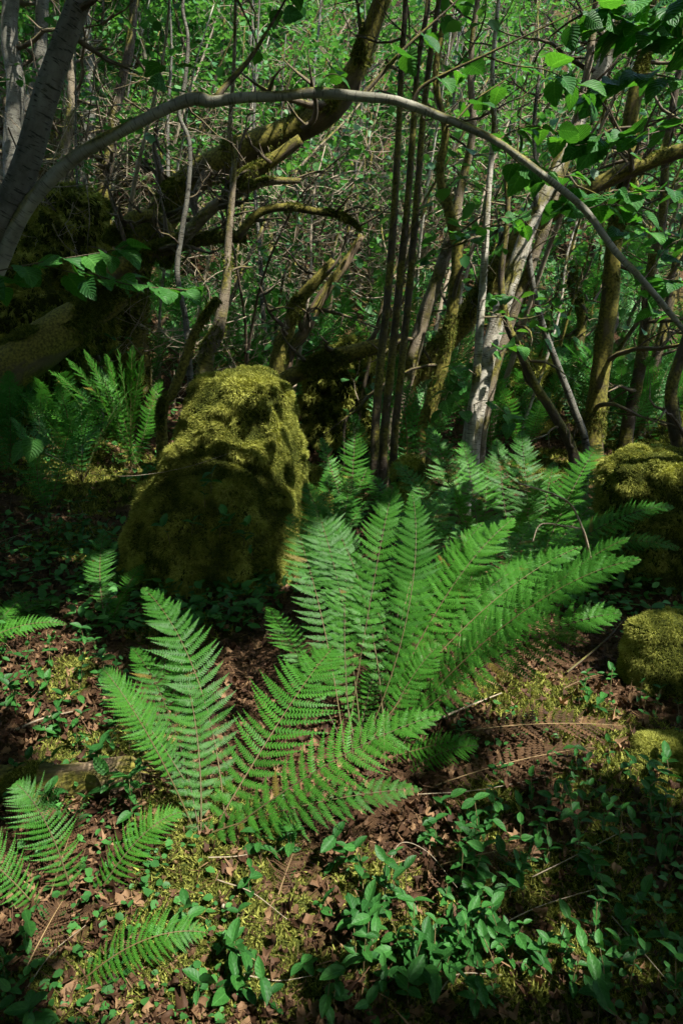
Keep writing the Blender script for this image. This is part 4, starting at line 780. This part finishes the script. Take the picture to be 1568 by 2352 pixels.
# ------------------------------------------------------------------ logs, twigs and stalks on the floor
B = G(-60, 1815); E = G(332, 1800)
lc = spline([B + UP * .0, (B + E) / 2 + UP * .02, E + UP * .03], 110); lr = .050 + .005 * np.sin(np.linspace(0, 9, 110)); lr[-8:] *= np.linspace(1, .55, 8)
log = thing('rotten_log', 'short rotten log with a pale broken end at lower left', 'log', lc[0]); v, f, cy_ = tube(lc, lr, 40, .10, 5); gr_ = noise3(cy_ * np.array([170, 170, 9.]), 8) + .6 * noise3(cy_ * np.array([400, 400, 30.]), 9); ax_ = lc[np.clip((cy_[:, 2] / cy_[:, 2].max() * 109).astype(int), 0, 109)]; v = v + norm(v - ax_ + 1e-6) * (.006 * gr_ + .008 * np.minimum(0, noise3(cy_ * np.array([40, 40, 12.]), 12)))[:, None]
obj('wood', mesh_np('wood', v - lc[0], f, {'cyl': ('FLOAT_VECTOR', cy_)}, True), M['dead_wood'], log)
for k in range(9):
    a_ = k * .7; st_ = lc[-5] + .036 * (math.cos(a_) * np.array([0, .8, .3]) + math.sin(a_) * UP); tube_obj('splinter', spline([st_ - np.array([.03, 0, 0]), st_, st_ + np.array([.03 + .05 * rng.random(), .012 * rng.normal(), .012 * rng.normal()])], 8), np.array([.010, .010, .009, .008, .007, .005, .003, .001]), M['dead_wood'], log, 5, .2, k, lc[0])
v, f, cy_ = tube(lc, lr * 1.02, 16, .14, 5); pp, pn = sample_surface(v, f, 9000, lambda p, nn: np.clip(nn[:, 2] + .2, .02, 1) * np.clip(noise3(p * 7 @ ROT, 3) * 2.5 + .15, 0, 1)); V, F, R = tufts(pp, pn, .013, 5, .9, .3, .25)
o = obj('moss', mesh_np('moss', V - lc[0], F, {'rnd': ('FLOAT', R)}), M['moss'], log); o['kind'] = 'stuff'
def stick(name, label, cat, pts, w, mat='twig', lift=.03, group=None, Y=None, forks=()):
    """pts in view pixels on the floor (or with their own depth Y)"""
    q = []
    for i, pt in enumerate(pts):
        if Y is not None: q.append(P(pt[0], pt[1], Y[i] if isinstance(Y, (list, tuple)) else Y))
        else: g_ = G(*pt); q.append(g_ + UP * (lift + (.02 * rng.random())))
    c = spline(q, 6 * len(q)); root = thing(name, label, cat, c[0], group); tube_obj('shaft', c, np.linspace(w, w * .45, len(c)), M[mat], root, 5, 0, 0, c[0])
    for fk in forks:
        q2 = [P(a, b__, y_) for a, b__, y_ in fk]; c2 = spline(q2, 5 * len(q2)); tube_obj('fork', c2, np.linspace(w * .7, w * .3, len(c2)), M[mat], root, 5, 0, 0, c[0])
    return root
stick('dead_twig', 'pale forked dead twig over the ferns on the right', 'twig', [(1355, 1285), (1345, 1240), (1335, 1210), (1310, 1160), (1270, 1135), (1190, 1110)], .0065, Y=[2.75, 2.7, 2.68, 2.66, 2.64, 2.62], forks=[[(1335, 1215, 2.69), (1290, 1207, 2.66), (1240, 1205, 2.64), (1222, 1245, 2.62)]])
stick('dry_tendril', 'thin dry tendril hanging in a curve across the stump', 'tendril', [(105, 1040), (200, 1085), (300, 1093), (420, 1075), (530, 1040)], .0016, Y=[2.9, 2.85, 2.8, 2.8, 2.95])
stick('dry_stalk', 'thin arched pale stalk above the dense leaf clump', 'stalk', [(880, 2090), (895, 1980), (925, 1935), (985, 1960), (1050, 2040)], .0015, Y=[1.27, 1.38, 1.43, 1.40, 1.31])
lbls = ['long pale stalk lying right of the front fern', 'pale stalk slanting over the right hand moss', 'dry stalk crossing the lower right moss', 'thin stalk near the lower right corner', 'long pale stalk below the small left frond', 'pale stalk crossing the lower moss cushion', 'broken pale stick on the moss left of centre', 'dry stalk along the flat frond tip', 'pale stick on the litter at far left', 'dry stalks end beside the rotten log', 'thin stalk hanging left of the stump', 'dry stem at the left edge of the litter', 'twig lying across the litter under the big fern', 'dark twig at the right beside the withered fronds', 'bent stalk at the bottom edge', 'thin dry stem in the lower left shade']
for k, pts in enumerate([[(960, 1850), (1100, 1835), (1260, 1800)], [(1220, 2030), (1330, 1985), (1430, 1930)], [(1130, 2150), (1240, 2110), (1390, 2055)], [(1400, 2130), (1480, 2220), (1560, 2330)], [(480, 2000), (560, 1985), (690, 1960)], [(500, 2040), (580, 2080), (660, 2140)], [(512, 2105), (530, 2112), (555, 2120)], [(560, 2265), (640, 2272), (720, 2274)], [(40, 1690), (100, 1672), (170, 1655)], [(80, 1880), (110, 1830), (125, 1790)], [(180, 1160), (230, 1260), (300, 1330)], [(0, 1260), (80, 1225), (190, 1190)], [(960, 1690), (1050, 1650), (1150, 1610)], [(1300, 1560), (1390, 1480), (1430, 1440)], [(1000, 2310), (1050, 2260), (1150, 2260)], [(40, 2330), (120, 2220), (200, 2150)]]):
    stick('dry_stalk' if k not in (6, 8, 12, 13) else 'dead_twig', lbls[k], 'stalk' if k not in (6, 8, 12, 13) else 'twig', pts, .0017 if k not in (6, 8, 12, 13) else .005, 'twig' if k not in (13,) else 'twig_dark', .02)

# ------------------------------------------------------------------ thicket behind: four kinds of many-stemmed hazel, copied
def thicket_kind(seed, h, nst, spread):
    parts = []; alltips = []
    for s_ in range(nst):
        a = 6.283 * s_ / nst + rng.normal() * .4; b0 = np.array([math.cos(a), math.sin(a), 0]) * .15 * rng.random(); d = norm(np.array([math.cos(a) * spread, math.sin(a) * spread, 1.])); q = [b0 - UP * .2]; hh = h * (.7 + .5 * rng.random())
        for k in range(8):
            d = norm(d + .16 * rng.normal(size=3) + np.array([0, 0, .03])); q.append(q[-1] + d * hh / 8)
        c = spline(q, 22); r = np.linspace(.055 * (.5 + .7 * rng.random()), .010, 22); v, f, cy_ = tube(c, r, 7, .1, seed + s_); st = mesh_np('stem', v, f, {'cyl': ('FLOAT_VECTOR', cy_)}, True)
        mb = MB(); tips = twigs_from(c, r, 18, .08, 1, h * .2, mb, up=.5, sub=6); alltips += [t for t in tips if t[0][2] > .5 + rng.random()]
        br = mb.mesh('branches', smooth=True); mt = M[['dark_bark', 'hazel_bark', 'mossy_bark', 'hazel_bark'][(seed + s_) % 4]]; st.materials.append(mt); br.materials.append(M['twig_dark'] if s_ % 2 else M['twig']); parts.append((st, br))
    V, F, R = leaf_cloud([t for t in alltips[::2] if rng.random() < np.interp(t[0][2], [1.2, 2.6], [1, .42])], 10, .11, .075); cr = mesh_np('crown', V, F, {'rnd': ('FLOAT', R)}); cr.materials.append(M['thicket'])
    V, F, R = leaf_cloud(alltips, 9, .14, .078); cd = mesh_np('crown', V, F, {'rnd': ('FLOAT', R)}); cd.materials.append(M['thicket'])
    return parts, cr, cd
KINDS_ = [thicket_kind(k * 7, [4.2, 3.4, 4.8, 2.8, 3.8][k], [4, 5, 3, 5, 4][k], [.35, .5, .3, .6, .4][k]) for k in range(5)]
pos = []
for _ in range(900):
    yy = 9.3 + 15 * rng.random() ** 1.3; xx = (rng.random() * 2 - 1) * (.56 * yy + 1.2)
    if all((xx - a) ** 2 + (yy - b_) ** 2 > (1.05 + .03 * yy) ** 2 for a, b_ in pos): pos.append((xx, yy))
    if len(pos) >= 62: break
pos.sort(key=lambda q: project((q[0], q[1], H(*q) + 1.5))[0])
rowsz = {'near': [], 'middle': [], 'far': []}
for q in pos: rowsz['near' if q[1] < 11 else 'middle' if q[1] < 15.5 else 'far'].append(q)
def put_tree(q, label, sc_=1., group='hazel thicket in the background'):
    parts, cr, cd = KINDS_[rng.integers(5)]; cr = cd if q[0] < -.12 * q[1] else cr; root = thing('hazel_tree', label, 'tree', (q[0], q[1], H(*q)), group); root.rotation_euler = (0, 0, rng.random() * 6.28); root.scale = [sc_ * (.85 + .4 * rng.random())] * 3
    for st, br in parts:
        a = bpy.data.objects.new('stem', st); COL.objects.link(a); a.parent = root; b_ = bpy.data.objects.new('branches', br); COL.objects.link(b_); b_.parent = a; b_['kind'] = 'stuff'
    c_ = bpy.data.objects.new('crown', cr); COL.objects.link(c_); c_.parent = root
for nm, l_ in rowsz.items():
    for k, q in enumerate(l_): put_tree(q, ordinal(k) + ' many-stemmed hazel from the left in the %s row of the thicket' % nm, 1.0)
# slim poles between the trunks: eight kinds, copied
def pole_kind(k):
    h = 2.6 + 2.4 * rng.random(); d = norm(np.array([.12 + .25 * rng.random(), .1 * rng.normal(), 1])); q = [-UP * .15]
    for _ in range(7):
        d = norm(d + .09 * rng.normal(size=3) + np.array([0, 0, .02])); q.append(q[-1] + d * h / 7)
    c = spline(q, 22); r = np.linspace(.013 + .016 * rng.random(), .005, 22); v, f, cy_ = tube(c, r, 7, .08, k); st = mesh_np('stem', v, f, {'cyl': ('FLOAT_VECTOR', cy_)}, True); st.materials.append(M[['birch', 'hazel_bark', 'twig', 'dark_bark', 'birch_white', 'hazel_bark', 'dark_bark', 'mossy_bark'][k]])
    mb = MB(); tips = twigs_from(c, r, 12, .2, 1, .55, mb, up=.5, sub=3); br = mb.mesh('branches', smooth=True); br.materials.append(M['twig' if k % 3 == 0 else 'twig_dark'])
    V, F, R_ = leaf_cloud(tips[::2], 3, .09, .07); cr = mesh_np('crown', V, F, {'rnd': ('FLOAT', R_)}); cr.materials.append(M['thicket']); return st, br, cr
POLES = [pole_kind(k) for k in range(8)]; pp_ = []
while len(pp_) < 92:
    yy = 5.6 + 6 * rng.random(); u_ = 150 + 1450 * rng.random() ** .75; xx = P(u_, 800, yy)[0]
    if all((xx - a) ** 2 + (yy - b_) ** 2 > .09 for a, b_ in pp_): pp_.append((xx, yy))
pp_.sort(key=lambda q: project((q[0], q[1], H(*q) + .8))[0]); prow = {'front': [q for q in pp_ if q[1] < 8], 'back': [q for q in pp_ if q[1] >= 8]}
for nm, l_ in prow.items():
    for k, q in enumerate(l_):
        st, br, cr = POLES[rng.integers(8)]; root = thing('hazel_pole', ordinal(k) + ' slim pole from the left in the %s rank of the pole thicket' % nm, 'tree', (q[0], q[1], H(*q)), 'slim poles between the trunks'); root.rotation_euler = (0, 0, rng.normal() * .8); root.scale = [.85 + .4 * rng.random()] * 3
        a = bpy.data.objects.new('stem', st); COL.objects.link(a); a.parent = root
        b_ = bpy.data.objects.new('branches', br); COL.objects.link(b_); b_.parent = a; b_['kind'] = 'stuff'; c_ = bpy.data.objects.new('crown', cr); COL.objects.link(c_); c_.parent = root
# leafless brush: three kinds, copied
def brush_kind(k):
    mb = MB(); st = MB()
    for s_ in range(4):
        a = 6.283 * s_ / 4 + rng.normal() * .5; d = norm(np.array([math.cos(a) * .7, math.sin(a) * .7, .9])); q = [-UP * .1]
        for _ in range(6): d = norm(d + .3 * rng.normal(size=3)); q.append(q[-1] + d * .38)
        c = spline(q, 18); r = np.linspace(.014, .004, 18); v, f, cy_ = tube(c, r, 6, .08, k); st.add(v, f, cyl=cy_); twigs_from(c, r, 16, .1, 1, .75, mb, up=.35, sub=5)
    a = st.mesh('stem', smooth=True); a.materials.append(M['twig_dark' if k else 'hazel_bark']); b_ = mb.mesh('branches', smooth=True); b_.materials.append(M['twig_dark' if k != 1 else 'twig']); return a, b_
BRUSH = [brush_kind(k) for k in range(3)]; bp_ = []
while len(bp_) < 12:
    yy = 6.4 + 3.5 * rng.random(); u_ = 60 + 900 * rng.random() ** 1.3; bp_.append((P(u_, 800, yy)[0], yy))
bp_.sort(key=lambda q: project((q[0], q[1], H(*q) + .8))[0])
for k, q in enumerate(bp_):
    a, b_ = BRUSH[rng.integers(3)]; root = thing('dead_bush', ordinal(k) + ' leafless twiggy bush from the left under the trees', 'bush', (q[0], q[1], H(*q) + .5 * rng.random() * (q[1] > 6)), 'leafless bushes'); root.location.z = H(*q); root.rotation_euler = (0, 0, rng.random() * 6.28); root.scale = [.9 + .5 * rng.random()] * 3
    x_ = obj('stem', a, None, root); y_ = obj('branches', b_, None, root); y_['kind'] = 'stuff'
side = [(-3.3, -.9), (-3.6, 1.7), (2.9, -1.4), (0.9, -2.6), (-1.9, -2.7), (-4.6, 3.4), (-5.6, .6), (-4.2, -2.6), (-.6, -4.4), (3.4, -3.6), (5.8, -.6), (5.2, 2.6), (6.2, 5.2), (-7.5, 5.)]  # unseen hazels added around the camera to block sky light from the sides
for k, q in enumerate(side): put_tree(q, ordinal(k) + ' many-stemmed hazel of those added around the viewpoint outside the picture to block side light', 1., 'hazels added outside the picture')

rng = np.random.default_rng(5)
# ------------------------------------------------------------------ canopy overhead: crowns of the trees above, thinned, packed and cut open to place sun and shade
off_tops = [(-3.2, .6), (-2.6, -2.2), (.6, -2.6), (3.6, -1.), (4.4, 1.4), (3.4, 3.6), (-3.9, 3.2), (5.2, 4.4), (1.6, -1.2), (-1.2, -1.0)]  # unseen birches added around the viewpoint; their crowns block light there
for k, q in enumerate(off_tops):
    if abs(q[0]) < 1.9 and q[1] > -.5: continue
    f0 = np.array([q[0], q[1], H(*q) - .15]); root = thing('birch_tree', ordinal(k) + ' birch tree of those added around the viewpoint outside the picture to carry light-blocking crowns', 'tree', f0, 'birches added outside the picture')
    c = spline([f0, f0 + np.array([.1, 0, 1.6]), f0 + np.array([0, .15, 3.2]), f0 + np.array([.1, .1, 4.8])], 20); tube_obj('trunk', c, np.linspace(.085, .04, 20), M['birch'], root, 10, .04, k, f0); CANOPY_TREES.append((root, c[-1], f0))
tall = [(-5, 11), (-2.6, 13.2), (1.6, 12.4), (4.6, 11.2), (-7.2, 15.4), (.2, 17), (5.4, 16.2), (-3.4, 9.6)]; tall.sort(key=lambda q: q[0] / q[1])
for k, q in enumerate(tall):
    f0 = np.array([q[0], q[1], H(*q) - .2]); root = thing('tall_birch', ordinal(k) + ' from the left of the tall slender birches far back on the slope', 'tree', f0, 'tall birches on the slope')
    c = spline([f0, f0 + np.array([.25, 0, 2.2]), f0 + np.array([.2, .15, 4.4]), f0 + np.array([.5, .1, 6.5])], 20); tube_obj('trunk', c, np.linspace(.10, .05, 20), M['birch'], root, 10, .05, k, f0); CANOPY_TREES.append((root, c[-1], f0))
tops = np.array([t[1] for t in CANOPY_TREES])
ncl = 2000; cx_ = -7.5 + 17 * rng.random(ncl); cy2 = -5 + 15 * rng.random(ncl); cz_ = 3.3 + 3.4 * rng.random(ncl); cz_ = np.maximum(cz_, 1.9 + .42 * cy2 + .6 * rng.random(ncl))
low = (cy2 < -1.2) | ((cx_ < -3.6) & (cy2 < 4)) | ((cx_ > 4.2) & (cy2 < 3)); cz_ = np.where(low, .9 + 5 * rng.random(ncl), cz_); cen = np.stack([cx_, cy2, cz_], 1)  # low unseen clumps added behind and beside the camera to block sky light
kp = rng.random(ncl) < np.interp(cen[:, 1], [2.6, 4.2, 6], [1, .24, .04]) + .5 * sstep(-1, -3, cen[:, 0]) * (cen[:, 1] > 4.6); cen = cen[kp]
nb = 900; bx_ = -15 + 24 * rng.random(nb); by_ = 9 + 13 * rng.random(nb); bz_ = np.maximum(1.9 + .42 * by_, H(bx_, by_) + 3.6) + 2.2 * rng.random(nb); kb = rng.random(nb) < .08 + .85 * sstep(.02, -.25, bx_ / by_); cen = np.concatenate([cen, np.stack([bx_, by_, bz_], 1)[kb]])  # leaf layer added above the frame over the slope, denser left to shade it
SHADE = [(P(430, 1210, 3.1), .34), (P(540, 1290, 3.1), .2), (P(380, 1120, 3.2), .15), (P(100, 560, 5.6), .6), (P(60, 700, 5.4), .6), (P(180, 760, 5.2), .25), (P(60, 380, 2.75), .25), (P(100, 180, 2.75), .25), (P(1540, 1330, 3.2), .18), (P(1470, 1580, 2.6), .14), (P(1550, 2050, 1.4), .16), (P(40, 2320, 1.05), .12), (P(1500, 2330, 1.05), .12), (P(700, 2330, 1.03), .08), (P(150, 1850, 1.6), .08), (P(330, 1330, 3.), .15)]  # spots to darken: extra unseen leaf clumps are added on their sun lines
sh_c = []
for sp_, sr_ in SHADE:
    for _ in range(int(8 + 60 * sr_)):
        hh_ = (3.6 + 2.2 * rng.random() - sp_[2]) / SUN[2]; sh_c.append(sp_ + SUN * max(hh_, 1.2) + sr_ * .8 * rng.normal(size=3) * np.array([1, 1, .5]))
sh_c = np.array(sh_c); sh_c = sh_c[sh_c[:, 2] > 2.0 + .42 * np.maximum(sh_c[:, 1], 0)]; cen = np.concatenate([cen, sh_c])
who = np.argmin(((cen[:, None] - tops[None]) ** 2 * np.array([1, 1, .4])).sum(-1), 1)
total = 0
for k, (root, top, loc) in enumerate(CANOPY_TREES):
    cc = cen[who == k]
    if not len(cc): continue
    per = 64; n = len(cc) * per; pos_ = np.repeat(cc, per, 0) + rng.normal(size=(n, 3)) * np.array([.34, .34, .16])
    keep = np.ones(n, bool); wob = 1 + .35 * noise3(pos_ * 3.1, 5)
    for gp, gr in zip(GP, GR):
        dv = pos_ - gp; al = dv @ SUN; di = np.linalg.norm(dv - al[:, None] * SUN, axis=1); keep &= ~((di < gr * wob + .03) & (al > 0))
    pos_ = pos_[keep]; n = len(pos_); total += n
    V, F, R = leaves(pos_, rand_dirs(n) * np.array([1, 1, .35]), norm(UP + .5 * rand_dirs(n)), .10 + .06 * rng.random(n)); obj('crown', mesh_np('crown', V - loc, F, {'rnd': ('FLOAT', R)}), M['canopy'], root)
    mb = MB()
    for c0 in cc[::3]:
        mid = (top + c0) / 2 + .25 * rng.normal(size=3)
        if any(in_shaft(q_, .8) for q_ in (mid, c0, (mid + c0) / 2, (mid + top) / 2)): continue
        c = spline([top, mid, c0], 9); v, f, cy_ = tube(c, np.linspace(.014, .004, 9), 4, cap=False); mb.add(v, f, cyl=cy_)
    if mb.v: obj('limbs', mb.mesh('limbs', loc, True), M['twig_dark'], root)['kind'] = 'stuff'
print('canopy leaves', total, 'tris', sum(len(m_.polygons) * 2 for m_ in bpy.data.meshes), 'objects', len(bpy.data.objects))
